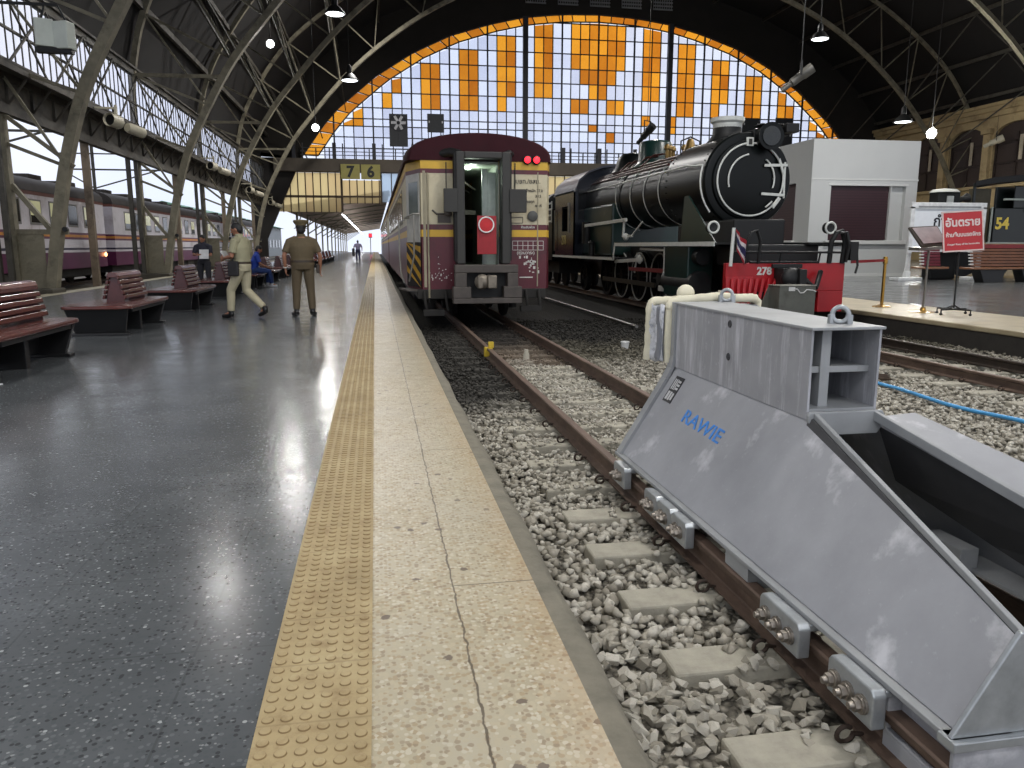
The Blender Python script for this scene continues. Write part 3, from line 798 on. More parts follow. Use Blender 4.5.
cb('corner_fold', MB().tube([(CX-.42,yg0+.15,2.92),(CX-.55,CY-.1,2.97),(CX-.74,CY+.05,2.95)], .08, 10), BLK, smooth=60); cb('corner_fold', MB().tube([(CX+.42,yg0+.15,2.92),(CX+.52,CY-.1,2.97),(CX+.6,CY+.05,2.96)], .06, 10), BLK, smooth=60)
# coupler frame under the gangway
g = MB()
yc0, yc1 = CY-.55, CY-.30
g.box(CX-.56, CX+.62, yc0+.02, yc1, .78, .93); g.box(CX-.56, CX-.34, yc0+.02, yc1, .52, .78); g.box(CX+.42, CX+.62, yc0+.02, yc1, .52, .78)
cb('headstock', g, GREY2, bevel=.015)
g = MB(); g.box(CX-.60, CX+.68, yc0-.04, yc1, .22, .32); g.box(CX-.60, CX-.27, yc0-.04, yc1, .32, .53); g.box(CX+.34, CX+.68, yc0-.04, yc1, .32, .53)
cb('step_bar', g, GREY2, bevel=.012)
g = MB(); g.box(CX-.34,CX+.42,CY-.3,CY-.25,.3,.78); cb('coupler_pocket', g, BLK)
g = MB(); g.cyl((CX+.03,CY-.25,.62),(CX+.03,yc0+.02,.62),.10,n=12); g.ell((CX-.06,yc0,.62),(.15,.10,.14),14,8); g.box(CX+.03,CX+.20,yc0-.12,yc0+.08,.50,.74); g.box(CX-.16,CX-.06,yc0-.14,yc0,.5,.72)
cb('coupler_knuckle', g, mat('knuckle', (128,120,108), .5, .5, .2, 8), bevel=.02, smooth=50)
for xa, xb, z0 in ((CX-1.22, CX-.56, -.02), (CX+.62, CX+1.25, .04)):
    g = MB(); g.box(xa, xb, CY-.02, CY+.1, .28, .46); cb('end_beam', g, DGR, bevel=.01)
    xm = xa+.1 if xa < CX else xb-.5
    cb('footstep', MB().box(xm, xm+.4, CY-.1, CY+.05, z0-.02, z0+.1), DGR, bevel=.01)
for x in (CX-1.1, CX-.7, CX+.85, CX+1.1):
    cb('brake_hose', MB().tube([(x,CY-.06,.44),(x+.02,CY-.10,.2),(x+.05,CY-.05,.06)], .028, 8), DGR, smooth=60)
# tail lamps and plates
RED = emit('tail_red', (255,28,40), 5)
for x in (CX+.875, CX+1.05):
    l = cb('tail_lamp', MB().lathe([(.085,0),(.085,.06),(.07,.075)], (x,CY-.01,2.86),(0,-1,0),18), BLK, smooth=40)
    cb('lens', MB().ell((x,CY-.075,2.86),(.066,.025,.066),16,8), RED, l, smooth=60)
g = MB(); g.lathe([(0,0),(.145,0),(.145,.012),(0,.014)], (CX+.045, CY-.36, 1.655), (0,-1,0), 28); d = cb('stop_disc', g, mat('disc_red', (188,30,36), .5))
d['label'] = 'red disc with white ring'
cb('disc_rim', MB().arc((CX+.045,CY-.374,1.655),(0,1,0),.138,.014,n=32), mat('disc_white', (225,225,222), .5), d, smooth=60)
cb('red_board', MB().box(CX-.12, CX+.24, CY-.345, CY-.33, 1.12, 1.82), mat('board_red', (150,26,34), .5), bevel=.004)
cb('round_plate', MB().lathe([(0,0),(.10,0),(.10,.02),(.085,.03),(0,.03)], (CX+.99,CY-.005,1.83),(0,-1,0),24), mat('plate_grey', (78,78,74), .5), smooth=40)
g = MB()
for a, b in (((.58,1.70),(.80,1.70)),((.80,1.70),(.80,1.81)),((.80,1.81),(.58,1.81)),((.58,1.81),(.58,1.70))): g.bar((CX+a[0],CY-.004,a[1]),(CX+b[0],CY-.004,b[1]),.01,.012,(0,0,1))
cb('plate_frame', g, GREY2)
WHT = mat('sign_white', (205,203,196), .6); INK = mat('sign_ink', (44,40,38), .6)
def front(x, z, y=CY-.008): return plane_mat((x, y, z), (1,0,0), (0,0,1))
for body, x, z, sz, mt in (('บชท./ชสน.', CX+.90, 2.47, .115, INK), ('น้ำหนัก 37.0', CX+1.02, 2.30, .07, INK), ('38.5', CX+1.10, 2.20, .07, INK), ('บรรทุก', CX+.93, 2.10, .07, INK), ('40 ที่', CX+1.10, 2.02, .07, INK),
                           ('ห้ามสับพ่วง', CX+.90, 1.62, .06, WHT), ('(ซ่อมวาระ)', CX+.86, 1.14, .085, WHT)):
    text(body, sz, 'lettering', mt, front(x, z), cc, .002, .001)
g = MB()
for i in range(7): g.box(CX+.60+i*.1, CX+.608+i*.1, CY-.006, CY-.001, 1.19, 1.36)
for z in (1.19,1.275,1.36): g.box(CX+.60, CX+1.208, CY-.006, CY-.001, z, z+.008)
rr = random.Random(4)
for i in range(26): 
    x, z = CX+.93+rr.gauss(0,.09), .93+rr.gauss(0,.10); g.obox((x, CY-.004, z), (rr.uniform(.01,.05), .004, rr.uniform(.01,.06)))
for i in range(30):
    x, z = CX-.82+rr.gauss(0,.13), .75+rr.gauss(0,.09); g.obox((x, CY-.004, z), (rr.uniform(.008,.025), .004, rr.uniform(.008,.025)))
g.box(CX+.74,CX+1.0,CY-.006,CY-.001,.665,.685)
g_ = cb('paint_scuffs', g, WHT); tag(g_, None, None, None, 'stuff')
# corner fittings on the left of the end
for bx_ in ((CX-1.09, CX-1.04, CY-.012, CY, .5, 2.64),(CX+1.08,CX+1.10,CY-.012,CY,.5,2.64)): cb('corner_strip', MB().box(*bx_), mat('trim_cream', (150,142,118), .5))
for bx_ in ((CX-.66, CX-.645, CY-.03, CY, 2.25, 2.8),(CX+.64,CX+.655,CY-.03,CY,2.3,2.8)): cb('upper_handrail', MB().box(*bx_), BLK)
cb('corner_pipe', MB().tube([(CX-1.0,CY-.02,.3),(CX-1.0,CY-.02,2.6)], .018, 8), mat('trim_cream', (150,142,118), .5))
g = MB(); g.tube([(CX-.92,CY-.03,1.93),(CX-.84,CY-.04,1.86),(CX-.7,CY-.04,1.86),(CX-.60,CY-.03,1.95)], .018, 8); g.box(CX-.82,CX-.58,CY-.06,CY,1.70,1.84); g.ell((CX-.62,CY-.06,1.86),(.07,.05,.05))
cb('lamp_bracket', g, GREY2, smooth=50)
# chamfered door on the left corner with hazard stripes and handrails
a, b = V((CX-CHW-.006, CY+.75, 0)), V((CX-CHW+.234, CY-.006, 0)); dvec = (b-a); nv = V((dvec.y, -dvec.x, 0)).normalized()
if nv.x > 0: nv = -nv
def door_pt(f, z, l=.006): p = a+dvec*f+nv*l; return V((p.x, p.y, z))
cb('corner_door', MB().prism([door_pt(.06,.9), door_pt(.94,.9), door_pt(.94,2.6), door_pt(.06,2.6)], nv*.01), mat('door_white', (186,184,176), .4))
cb('door_glass', MB().prism([door_pt(.25,1.85,.017), door_pt(.85,1.85,.017), door_pt(.85,2.45,.017), door_pt(.25,2.45,.017)], nv*.005), mat('door_glass', (96,106,104), .15))
hz = cb('hazard_panel', MB().prism([door_pt(.04,.5,.018), door_pt(.98,.5,.018), door_pt(.98,1.34,.018), door_pt(.04,1.34,.018)], nv*.006), mat('hazard_black', (28,26,24), .5))
g = MB()
for k in range(5):
    z = .36+k*.26
    g.prism([door_pt(.04,min(max(z+.42,.5),1.34),.025), door_pt(.98,min(max(z,.5),1.34),.025), door_pt(.98,min(max(z+.12,.5),1.34),.025), door_pt(.04,min(max(z+.54,.5),1.34),.025)], nv*.002)
cb('hazard_stripe', g, mat('hazard_yellow', (196,150,40), .5), hz)
g = MB()
g.tube([door_pt(.1,.55,.10), door_pt(.05,.75,.16), door_pt(.02,1.2,.17), door_pt(.02,1.72,.16), door_pt(.05,1.78,.05)], .018, 8); g.tube([door_pt(.95,1.86,.02), door_pt(.9,1.86,.12), door_pt(.3,1.80,.13), door_pt(.25,1.8,.02)], .018, 8); g.tube([door_pt(.9,1.84,.12), door_pt(.88,1.1,.12), door_pt(.5,.6,.12)], .016, 8)
cb('handrail', g, mat('handrail_grey', (150,148,140), .4, .4), smooth=60)
g = MB(); g.prism([door_pt(.05,.46,.0), door_pt(.95,.46,.0), door_pt(.95,.46,.3), door_pt(.05,.46,.22)], (0,0,-.03))
cb('entrance_step', g, GREY2)
# ---------------------------------------------------------------- black steam engine on the far track
EX = 7.58
EB = mat('engine_black', (9,13,13), .36, 0, .25, 2, .03, 20, spec=.2)
EBM = mat('engine_black_matt', (9,10,10), .6, 0, .3, 4, .05, 20)
EGR = mat('engine_green', (16,42,38), .3, 0, .15, 2)
EW = mat('engine_white', (200,202,196), .45, 0, .1, 8)
ERED = mat('engine_red', (158,16,26), .4, 0, .12, 2)
ERD = mat('engine_rod_red', (112,24,28), .45)
STEEL = mat('engine_steel', (120,116,106), .35, .7, .2, 12)
GOLD = mat('engine_gold', (196,176,110), .4, .2)
en = thing('steam_locomotive', 'black steam locomotive with white trim, red buffer beam and number 278', 'locomotive', (EX, 13.8, RAILZ))
def eb(nm, m, mt, par=None, bevel=0, smooth=None, label=None):
    o = m.build(nm, mt, par or en, bevel=bevel, smooth=smooth)
    if label: o['label'] = label
    return o
BZ = 2.60
eb('boiler', MB().lathe([(.70,0),(.84,.02),(.84,3.6),(.86,3.62),(.92,5.0),(.95,6.9),(0,6.9)], (EX,17.5,BZ), (0,1,0), 48), EB, smooth=30)
sbm = MB().lathe([(0,.0),(.86,.0),(.93,.02),(.96,.07),(.96,2.3),(.88,2.34),(.5,2.34)], (EX,15.2,BZ), (0,1,0), 56)
for k in range(22):
    a = 2*PI*k/44+PI/2
    sbm.ell((EX+.965*math.cos(a), 17.3, BZ+.965*math.sin(a)), (.018,)*3, 6, 4); sbm.ell((EX+.965*math.cos(a), 15.4, BZ+.965*math.sin(a)), (.014,)*3, 6, 4)
sb = eb('smokebox', sbm, EB, smooth=30)
eb('smokebox_door', MB().lathe([(.80,.05),(.80,.0),(.78,-.03),(.6,-.075),(.3,-.11),(0,-.12)], (EX,15.18,BZ), (0,1,0), 48), EB, sb, smooth=40)
def face(x, z, y=15.13): return (EX+x, y, BZ+z)
rg = MB(); rg.arc((EX,15.10,BZ),(0,1,0),.72,.020,n=56,m=8)
P = lambda R, a, y: (EX+R*math.cos(a), y, BZ+R*math.sin(a))
def arcpts(R, a0, a1, y, n=14): return [P(R, a0+(a1-a0)*i/n, y) for i in range(n+1)]
rg.tube(arcpts(.50, math.radians(100), math.radians(197), 15.06), .018, 8)
rg.tube(arcpts(.50, math.radians(-18), math.radians(52), 15.06), .018, 8)
rg.tube(arcpts(.64, math.radians(-42), math.radians(-58), 15.06, 4), .02, 8)
for a in (100,150,197,-18,2,52): p = P(.5, math.radians(a), 15.06); rg.cyl(p, (p[0], 15.12, p[2]), .013, n=8)
eb('door_ring', rg, EW, sb, smooth=60)
hg = MB(); hg.bar(face(.26,.28,15.04), face(.79,.30,15.09), .035, .055, (0,0,1)); hg.bar(face(.22,-.28,15.04), face(.76,-.30,15.09), .035, .055)
hg.tube([face(.74,.36,15.10), face(.75,-.36,15.10)], .022, 10); hg.bar(face(.58,.42,15.06), face(.70,.14,15.08), .03, .05); hg.bar(face(.50,-.56,15.06), face(.66,-.36,15.08), .03, .05)
eb('door_hinge', hg, EW, sb, bevel=.006)
pl = eb('number_plate', MB().box(EX-.13,EX+.02,15.08,15.12,BZ+.66,BZ+.83), EW, sb, bevel=.006)
eb('plate_face', MB().box(EX-.09,EX-.02,15.065,15.08,BZ+.69,BZ+.80), GREY, pl, bevel=.003)
# headlamp on its bracket
hl = eb('headlamp', MB().lathe([(0,.5),(.18,.48),(.235,.40),(.245,.0),(.27,-.03),(.27,-.06),(.2,-.05),(0,-.02)], (EX+.30,14.95,BZ+.84), (0,1,0), 28), EB, smooth=40)
eb('lamp_glass', MB().lathe([(0,.0),(.2,.0),(.19,-.02),(0,-.03)], (EX+.30,14.90,BZ+.84), (0,1,0), 28), mat('lamp_glass', (30,33,33), .12), hl, smooth=40)
g = MB(); g.prism([(EX+.05,15.15,BZ+.72),(EX+1.0,15.15,BZ+.95),(EX+1.0,15.15,BZ+1.08),(EX+.05,15.15,BZ+1.0)], (0,.5,0)); g.box(EX+.62,EX+.9,14.9,15.25,BZ+.92,BZ+1.1); g.box(EX+.1,EX+.6,14.95,15.3,BZ+1.06,BZ+1.09)
eb('lamp_bracket', g, EBM, bevel=.02)
# chimney with white cap, bell, domes
ch = eb('chimney', MB().lathe([(.46,-.10),(.36,.02),(.31,.10),(.30,.26),(0,.26)], (EX,16.3,BZ+.94), n=32), EBM, smooth=40)
eb('chimney_cap', MB().lathe([(.29,.20),(.30,.22),(.31,.32),(.355,.36),(.36,.44),(.30,.45),(.20,.43),(.20,.3),(0,.3)], (EX,16.3,BZ+.94), n=36), EW, ch, smooth=40, label='white chimney cap')
eb('sand_dome', MB().lathe([(.62,-.1),(.50,.02),(.46,.10),(.45,.52),(.40,.58),(.2,.62),(0,.63)], (EX,20.7,BZ+.86), n=32), EGR, smooth=40)
eb('steam_dome', MB().lathe([(.62,-.1),(.52,.04),(.48,.18),(.42,.34),(.3,.43),(.1,.47),(0,.47)], (EX,22.6,BZ+.90), n=32), EB, smooth=40)
BR = mat('brass_pipes', (120,96,52), .4, .6, .3, 20)
g = MB()
for k in range(5): g.lathe([(.05,0),(.05,.2),(.08,.22),(.08,.28),(.03,.34),(0,.34)], (EX-.28+.15*k, 19.1+.18*(k%3), BZ+.85), n=12)
eb('safety_valve', g, BR, smooth=40)
bl = eb('bell', MB().lathe([(0,.30),(.05,.30),(.09,.24),(.12,.12),(.17,.02),(.18,0),(.15,0),(0,.1)], (EX,18.3,BZ+.92), n=20), BR, smooth=40)
eb('bell_yoke', MB().tube([(EX-.24,18.3,BZ+.8),(EX-.24,18.3,BZ+1.16),(EX,18.3,BZ+1.26),(EX+.24,18.3,BZ+1.16),(EX+.24,18.3,BZ+.8)], .02, 8), EBM, bl)
# white bands round the boiler
def shell(y): return .85 if y < 21.1 else .90
for y in (18.1,19.15,20.2,21.3):
    R = shell(y)+.008
    eb('boiler_band', MB().arc((EX,y,BZ),(0,1,0),R,.012,math.radians(100),math.radians(260),30,6, u=(1,0,0)), EW, smooth=60)
# handrails
hr = [(EX-.90,24.4,2.95),(EX-.92,21,2.955),(EX-.93,17.6,2.955),(EX-1.0,16.0,2.95),(EX-1.0,15.6,2.9)]+[(EX+1.0*math.cos(a),15.30,BZ+1.0*math.sin(a)) for a in [math.radians(d) for d in (163,172,181,190,200,210,220)]]
g = MB().tube(hr, .02, 8)
for y in (23.5,21.5,19.5,17.5,16.3): g.cyl((EX-.93,y,2.955),(EX-.80,y,2.90),.014,n=8)
eb('handrail', g, EW, smooth=60)
g = MB()
for dx, z, r in ((-.72,3.18,.03),(-.62,3.27,.025),(-.50,3.36,.03)): g.tube([(EX+dx*1.05,24.4,z),(EX+dx,21.5,z+.02),(EX+dx,18.9,z),(EX+dx*1.0,17.8,z-.02)], r, 8)
for i in range(5): g.tube([(EX-.55,22.2-.5*i,3.36),(EX-.35,21.9-.5*i,3.6),(EX-.1,21.7-.5*i,3.62)], .025, 6)
eb('boiler_pipes', g, mat('pipe_brown', (72,38,34), .4, .2), smooth=60)
# firebox side sheets
g = MB(); g.box(EX-1.0, EX+1.0, 21.3, 24.4, 1.0, 2.45); eb('firebox', g, EGR, bevel=.06)
# running board with white valance
for s in (-1, 1):
    g = MB(); x0, x1 = sorted((EX+s*1.33, EX+s*.6)); g.box(x0, x1, 13.75, 19.95, 1.30, 1.335); g.box(x0, x1, 19.95, 27.2, .93, .965); eb('running_board', g, EBM)
    xo = EX+s*1.335
    g = MB(); g.bar((xo,13.75,1.31),(xo,19.9,1.31),.02,.085); g.bar((xo,19.9,1.35),(xo,20.05,.90),.02,.07,(0,1,0)); g.bar((xo,20.0,.93),(xo,27.2,.93),.02,.07); eb('white_edge', g, EW)
# reach rod and lever
g = MB(); g.bar((EX-1.2,19.4,1.93),(EX-1.2,23.4,1.88),.05,.09); g.bar((EX-1.2,19.55,1.95),(EX-1.2,19.65,1.50),.05,.06,(0,1,0)); g.bar((EX-1.2,19.6,1.52),(EX-1.2,18.9,1.52),.05,.06); g.bar((EX-1.2,19.0,1.5),(EX-1.15,18.3,1.85),.03,.04); g.ell((EX-1.22,19.35,1.5),(.07,.12,.10))
eb('reach_rod', g, EW, bevel=.006)
g = MB(); g.cyl((EX-1.1,23.6,1.35),(EX-1.1,23.6,2.0),.14,n=16); eb('air_reservoir', g, EBM, smooth=40); g = MB(); g.cyl((EX-1.1,23.0,1.0),(EX-1.1,23.0,1.32),.09,n=12); g.ell((EX-1.1,23.0,1.36),(.1,.1,.08)); eb('air_pump', g, EBM, smooth=40)
# side plate with a round lamp beside the smokebox
g = MB(); g.prism([(EX-1.14,14.15,1.335),(EX-1.14,15.9,1.335),(EX-1.14,15.75,2.30),(EX-1.14,15.55,2.30)], (.03,0,0)); eb('steam_pipe_cover', g, EGR)
for s in (-1, 1):
    o = eb('side_lamp', MB().lathe([(.11,.0),(.11,-.12),(.07,-.13),(0,-.10)], (EX+s*1.22,14.2,1.62), (0,1,0), 20), EBM, smooth=40)
    eb('lamp_rim', MB().arc((EX+s*1.22,14.07,1.62),(0,1,0),.105,.022,n=24), EW, o, smooth=60)
g = MB(); g.box(EX-.55,EX+.55,14.6,17.2,.75,1.8); g.box(EX-.9,EX+.9,13.9,14.6,.9,1.30); eb('saddle', g, EBM, bevel=.04)
# cylinders, frames and wheels
for s in (-1, 1):
    cx = EX+s*1.08
    g = MB(); x0, x1 = sorted((EX+s*1.31, EX+s*.75)); g.box(x0, x1, 15.05, 16.35, .22, 1.28); c = eb('cylinder_block', g, EGR, bevel=.03)
    g = MB(); g.cyl((cx,14.9,.52),(cx,16.5,.52),.25,n=24); g.cyl((cx,14.8,1.05),(cx,16.6,1.05),.16,n=20); eb('cylinder', g, EBM, c, smooth=40)
    g = MB(); g.bar((EX+s*1.22,16.5,.72),(EX+s*1.22,19.0,.70),.04,.09); eb('guide_bar', g, ERD, c)
    g = MB(); g.bar((EX+s*1.22,16.55,.30),(EX+s*1.22,16.55,1.25),.05,.07,(0,1,0)); g.bar((EX+s*1.22,16.6,1.18),(EX+s*1.22,18.2,1.20),.04,.05); g.bar((EX+s*1.23,18.0,.95),(EX+s*1.23,20.2,.86),.03,.09); g.bar((EX+s*1.22,18.6,.62),(EX+s*1.22,18.4,1.1),.03,.06,(0,1,0)); g.ell((EX+s*1.23,18.2,.95),(.05,.14,.12)); g.bar((EX+s*1.2,16.6,.32),(EX+s*1.2,16.9,.32),.05,.12); eb('valve_gear', g, EW, c, bevel=.006)
g = MB(); g.box(EX-.42,EX+.42,14.2,27,.35,1.25); eb('engine_frame', g, EBM)
def wheel(yc, R, spokes, nm='driving_wheel'):
    for s in (-1, 1):
        x = LL if s < 0 else LR
        o = eb(nm, MB().lathe([(R*.86,.075),(R+.03,.075),(R+.03,.042),(R,.036),(R,-.07),(R*.86,-.07),(R*.86,.075)], (x,yc,RAILZ+R), (-s,0,0), 40), EBM, smooth=40)
        m2 = MB()
        for k in range(spokes): a = 2*PI*k/spokes; m2.bar((x,yc,RAILZ+R),(x,yc+R*.9*math.cos(a),RAILZ+R+R*.9*math.sin(a)),.05,.07,(1,0,0))
        m2.cyl((x-.1,yc,RAILZ+R),(x+.1,yc,RAILZ+R),R*.22,n=16); eb('spokes', m2, EBM, o)
        if yc < 22: eb('white_tyre', MB().arc((x+s*.072,yc,RAILZ+R),(1,0,0),R*.95,.022,n=40,m=6), EW, o, smooth=60)
for yc in (18.45,19.95,21.45,22.95): wheel(yc, .66, 12)
wheel(15.75, .40, 9, 'pony_wheel'); wheel(25.6, .45, 9, 'trailing_wheel')
for s in (-1, 1): eb('coupling_rod', MB().bar((EX+s*.72,18.45,.30),(EX+s*.72,22.95,.30),.05,.12), STEEL)
# cab
g = MB()
cw = 1.33
sec = [(-cw,.97),(-cw,2.98),(-1.22,3.28),(-.9,3.56),(-.45,3.72),(0,3.78),(.45,3.72),(.9,3.56),(1.22,3.28),(cw,2.98),(cw,.97)]
roofs = sec[1:-1]
for y0, y1 in ((24.3,24.36),): g.prism([(EX+a,y0,b) for a, b in sec], (0,y1-y0,0))
for s in (-1,1): x0,x1 = sorted((EX+s*cw, EX+s*(cw-.04))); g.box(x0,x1,24.3,26.9,.97,1.75); g.box(x0,x1,24.3,24.95,1.75,3.0); g.box(x0,x1,25.9,26.9,1.75,3.0); g.box(x0,x1,24.95,25.9,2.55,3.0)
cab = eb('cab', g, mat('cab_black', (22,26,36), .2, 0, .2, 2, spec=.7))
g = MB(); a = [V((EX+x,24.15,z+.03)) for x, z in roofs]; b = [V((EX+x,27.2,z+.03)) for x, z in roofs]; a2 = [p-V((0,0,.06)) for p in a[::-1]]; b2 = [p-V((0,0,.06)) for p in b[::-1]]; g.ring([a+a2, b+b2]); eb('cab_roof', g, mat('cab_roof', (54,56,66), .3, 0, .15, 2), cab, smooth=30)
for xa, xb in ((EX-1.2,EX-.55),(EX+.55,EX+1.2)):
    g = MB(); g.box(xa,xb,24.27,24.3,2.1,3.0); eb('cab_window', g, mat('cab_glass', (8,9,10), .1), cab)
eb('window_post', MB().box(EX-cw-.03,EX-cw,24.85,25.0,1.7,2.65), STEEL, cab); g = MB(); g.tube([(EX-cw-.05,26.8,1.1),(EX-cw-.05,26.8,2.5)],.018,8); eb('grab_rail', g, STEEL, cab)
text('278', .42, 'number', GOLD, plane_mat((EX-cw-.006,25.6,1.45),(0,-1,0),(0,0,1)), en, .004, .006)
# tender
g = MB(); g.box(EX-1.3,EX+1.3,27.5,33.5,.75,2.6); tn = eb('tender', g, EB, bevel=.05)
g = MB(); n = 16
rows = [[V((EX-1.3*math.cos(PI*i/n),y,2.6+.75*math.sin(PI*i/n)**.7)) for i in range(n+1)] for y in (28.6,33.4)]
g.ring(rows, True, True); eb('tender_hood', g, EBM, tn, smooth=40)
g = MB()
for z in (2.15,2.36,2.57,2.78): g.bar((EX-1.30,27.6,z),(EX-1.32,31.4,z),.03,.06)
g.bar((EX-1.30,27.6,2.1),(EX-1.3,27.6,2.85),.03,.05,(0,1,0)); eb('tender_rail', g, EW, tn)
g = MB(); g.box(EX-1.0,EX+1.0,27.6,33.4,.3,.75)
for yc in (28.4,29.8,31.4,32.8):
    for s in (-1,1): g.lathe([(.0,.06),(.42,.06),(.42,-.06),(0,-.06)], (EX+s*.55,yc,.22), (1,0,0), 24)
eb('tender_bogie', g, EBM, tn)
# red front: beam, pilot bars, coupler, railings, flag
bmx0, bmx1 = 6.43, 8.86
g = MB(); g.box(bmx0,bmx1,13.60,13.72,.42,.955); g.box(bmx0,bmx0+.62,13.60,13.72,.05,.42); g.box(bmx1-.52,bmx1,13.60,13.72,.02,.42); bm_ = eb('buffer_beam', g, ERED, bevel=.012)
g = MB()
for k in range(9):
    x = bmx0+.12+.125*k; g.bar((x,13.57,.66),(EX-.45+(x-EX)*.75+.1,13.30,.02),.055,.05,(0,-1,.3))
g.bar((bmx0+.02,13.45,.05),(EX,13.35,.05),.06,.07); g.prism([(bmx0,13.6,.70),(bmx0+.55,13.6,.70),(bmx0+.62,13.54,.05),(bmx0,13.54,.05)],(0,-.02,0)); eb('pilot_bar', g, ERED, bm_, bevel=.008)
text('278', .20, 'number', EW, plane_mat((7.20,13.596,.80),(1,0,0),(0,0,1)), en, .004, .006)
g = MB(); g.box(7.4,7.75,13.25,13.62,.52,.86); g.ell((7.58,13.25,.68),(.22,.14,.2)); g.box(7.62,7.76,13.05,13.3,.52,.85); g.bar((7.3,13.5,.9),(7.9,13.5,.9),.08,.08); g.tube([(7.75,13.4,.85),(7.9,13.25,.6),(8.1,13.3,.5),(8.3,13.5,.8)],.05,8); eb('coupler', g, EBM, bevel=.02, smooth=50)
g = MB(); g.tube([(6.5,13.55,1.16),(8.95,13.55,1.15)], .022, 8); g.tube([(6.9,13.6,.97),(8.3,13.6,.97)], .022, 8)
for x in (6.5,7.5,8.3): g.cyl((x,13.6,.95),(x,13.55,1.17),.018,n=8)
for x0 in (6.80,8.52):
    g.tube([(x0,13.6,.95),(x0-.01,13.55,1.35),(x0+.05,13.5,1.52),(x0+.16,13.5,1.55),(x0+.25,13.52,1.36),(x0+.26,13.58,.95)], .032 if x0 < 8 else .05, 8)
g.tube([(8.62,13.45,1.5),(8.72,13.4,1.52),(8.80,13.42,1.3),(8.80,13.5,.97)], .035, 8)
g.box(8.86,9.02,13.45,13.65,1.0,1.35); g.tube([(9.02,13.5,1.2),(9.03,13.46,.9),(8.98,13.44,.76)],.022,6)
eb('front_railing', g, EBM, smooth=50)
eb('flag_pole', MB().cyl((6.47,13.5,.90),(6.50,13.5,1.60),.032,n=10), EW)
def flag_mat():
    t = NT('tricolour'); u = t.new('ShaderNodeAttribute'); u.attribute_name = 'band'
    col = t.ramp(u.outputs['Fac'], [(0,C4((150,30,44))),(.167,C4((205,200,200))),(.333,C4((40,38,78))),(.667,C4((205,200,200))),(.833,C4((150,30,44)))], 'CONSTANT')
    t.base(col); t.rough(.8); return t.m
g = MB(); rows = []; NN = 12
for j in range(NN+1):
    v = j/NN; rows.append([V((6.53+.19*u_+.05*v+.03*math.sin(u_*9+v*3), 13.48+.05*math.sin(u_*11+v*2), 1.58-.62*(v*.6+u_*.35)-.18*u_*v)) for u_ in np.linspace(0,1,9)])
g.ring(rows, False, False); fl = eb('flag', g, flag_mat(), smooth=60)
at = fl.data.attributes.new('band','FLOAT','POINT'); at.data.foreach_set('value', [ (i//9)/NN for i in range(9*(NN+1))])
# ---------------------------------------------------------------- hall: roof, ribs, columns, left side
def old_steel(name, c, dirt=(52,45,36)):
    return mat(name, c, .7, 0, .25, 2.5, .15, 20, dirt=dirt, ds=1.3)
IRON = old_steel('beige_ironwork', (124,118,99), (84,79,65))
IRON2 = old_steel('grey_ironwork', (70,67,59), (36,32,27))
DKWOOD = mat('dark_boards', (38,32,28), .85, 0, .3, .7, .1, 5)
def roof_mat():
    t = NT('dark_roof_boards')
    col = t.ramp(t.noise(.35, 6), [(.3, C4((14,12,11))), (.7, C4((22,19,17)))])
    x, y, z = t.sep()
    fr = t.math('FRACT', t.math('MULTIPLY', y, 1/.9)); j = t.math('LESS_THAN', fr, .05)
    col = t.mix(t.math('MULTIPLY', j, .5), col, C4((18,15,13)))
    t.base(col); t.rough(.9); return t.m
SIDE = [HC-d for d in OUTD] + [HC+d for d in OUTD[::-1][1:]]
SIZ = OUTZ + OUTZ[::-1][1:]
rp = [(HC-30.9, 8.45)] + [(x-.18*(1 if x < HC else -1)*(abs(x-HC)/30), z+.42) for x, z in zip(SIDE, SIZ) if z > 8.1] + [(HC+30.9, 8.45)]
m = MB(); ya, yb = -6.0, FANY+.3
top = [(x, z+.15) for x, z in rp[::-1]]
m.ring([[V((x, y, z)) for x, z in rp+top] for y in (ya, yb)]); m.build('ceiling', roof_mat(), smooth=30)
bpy.data.objects['ceiling']['kind'] = 'structure'; tag(bpy.data.objects['ceiling'], 'dark boarded underside of the big curved hall roof', 'roof')
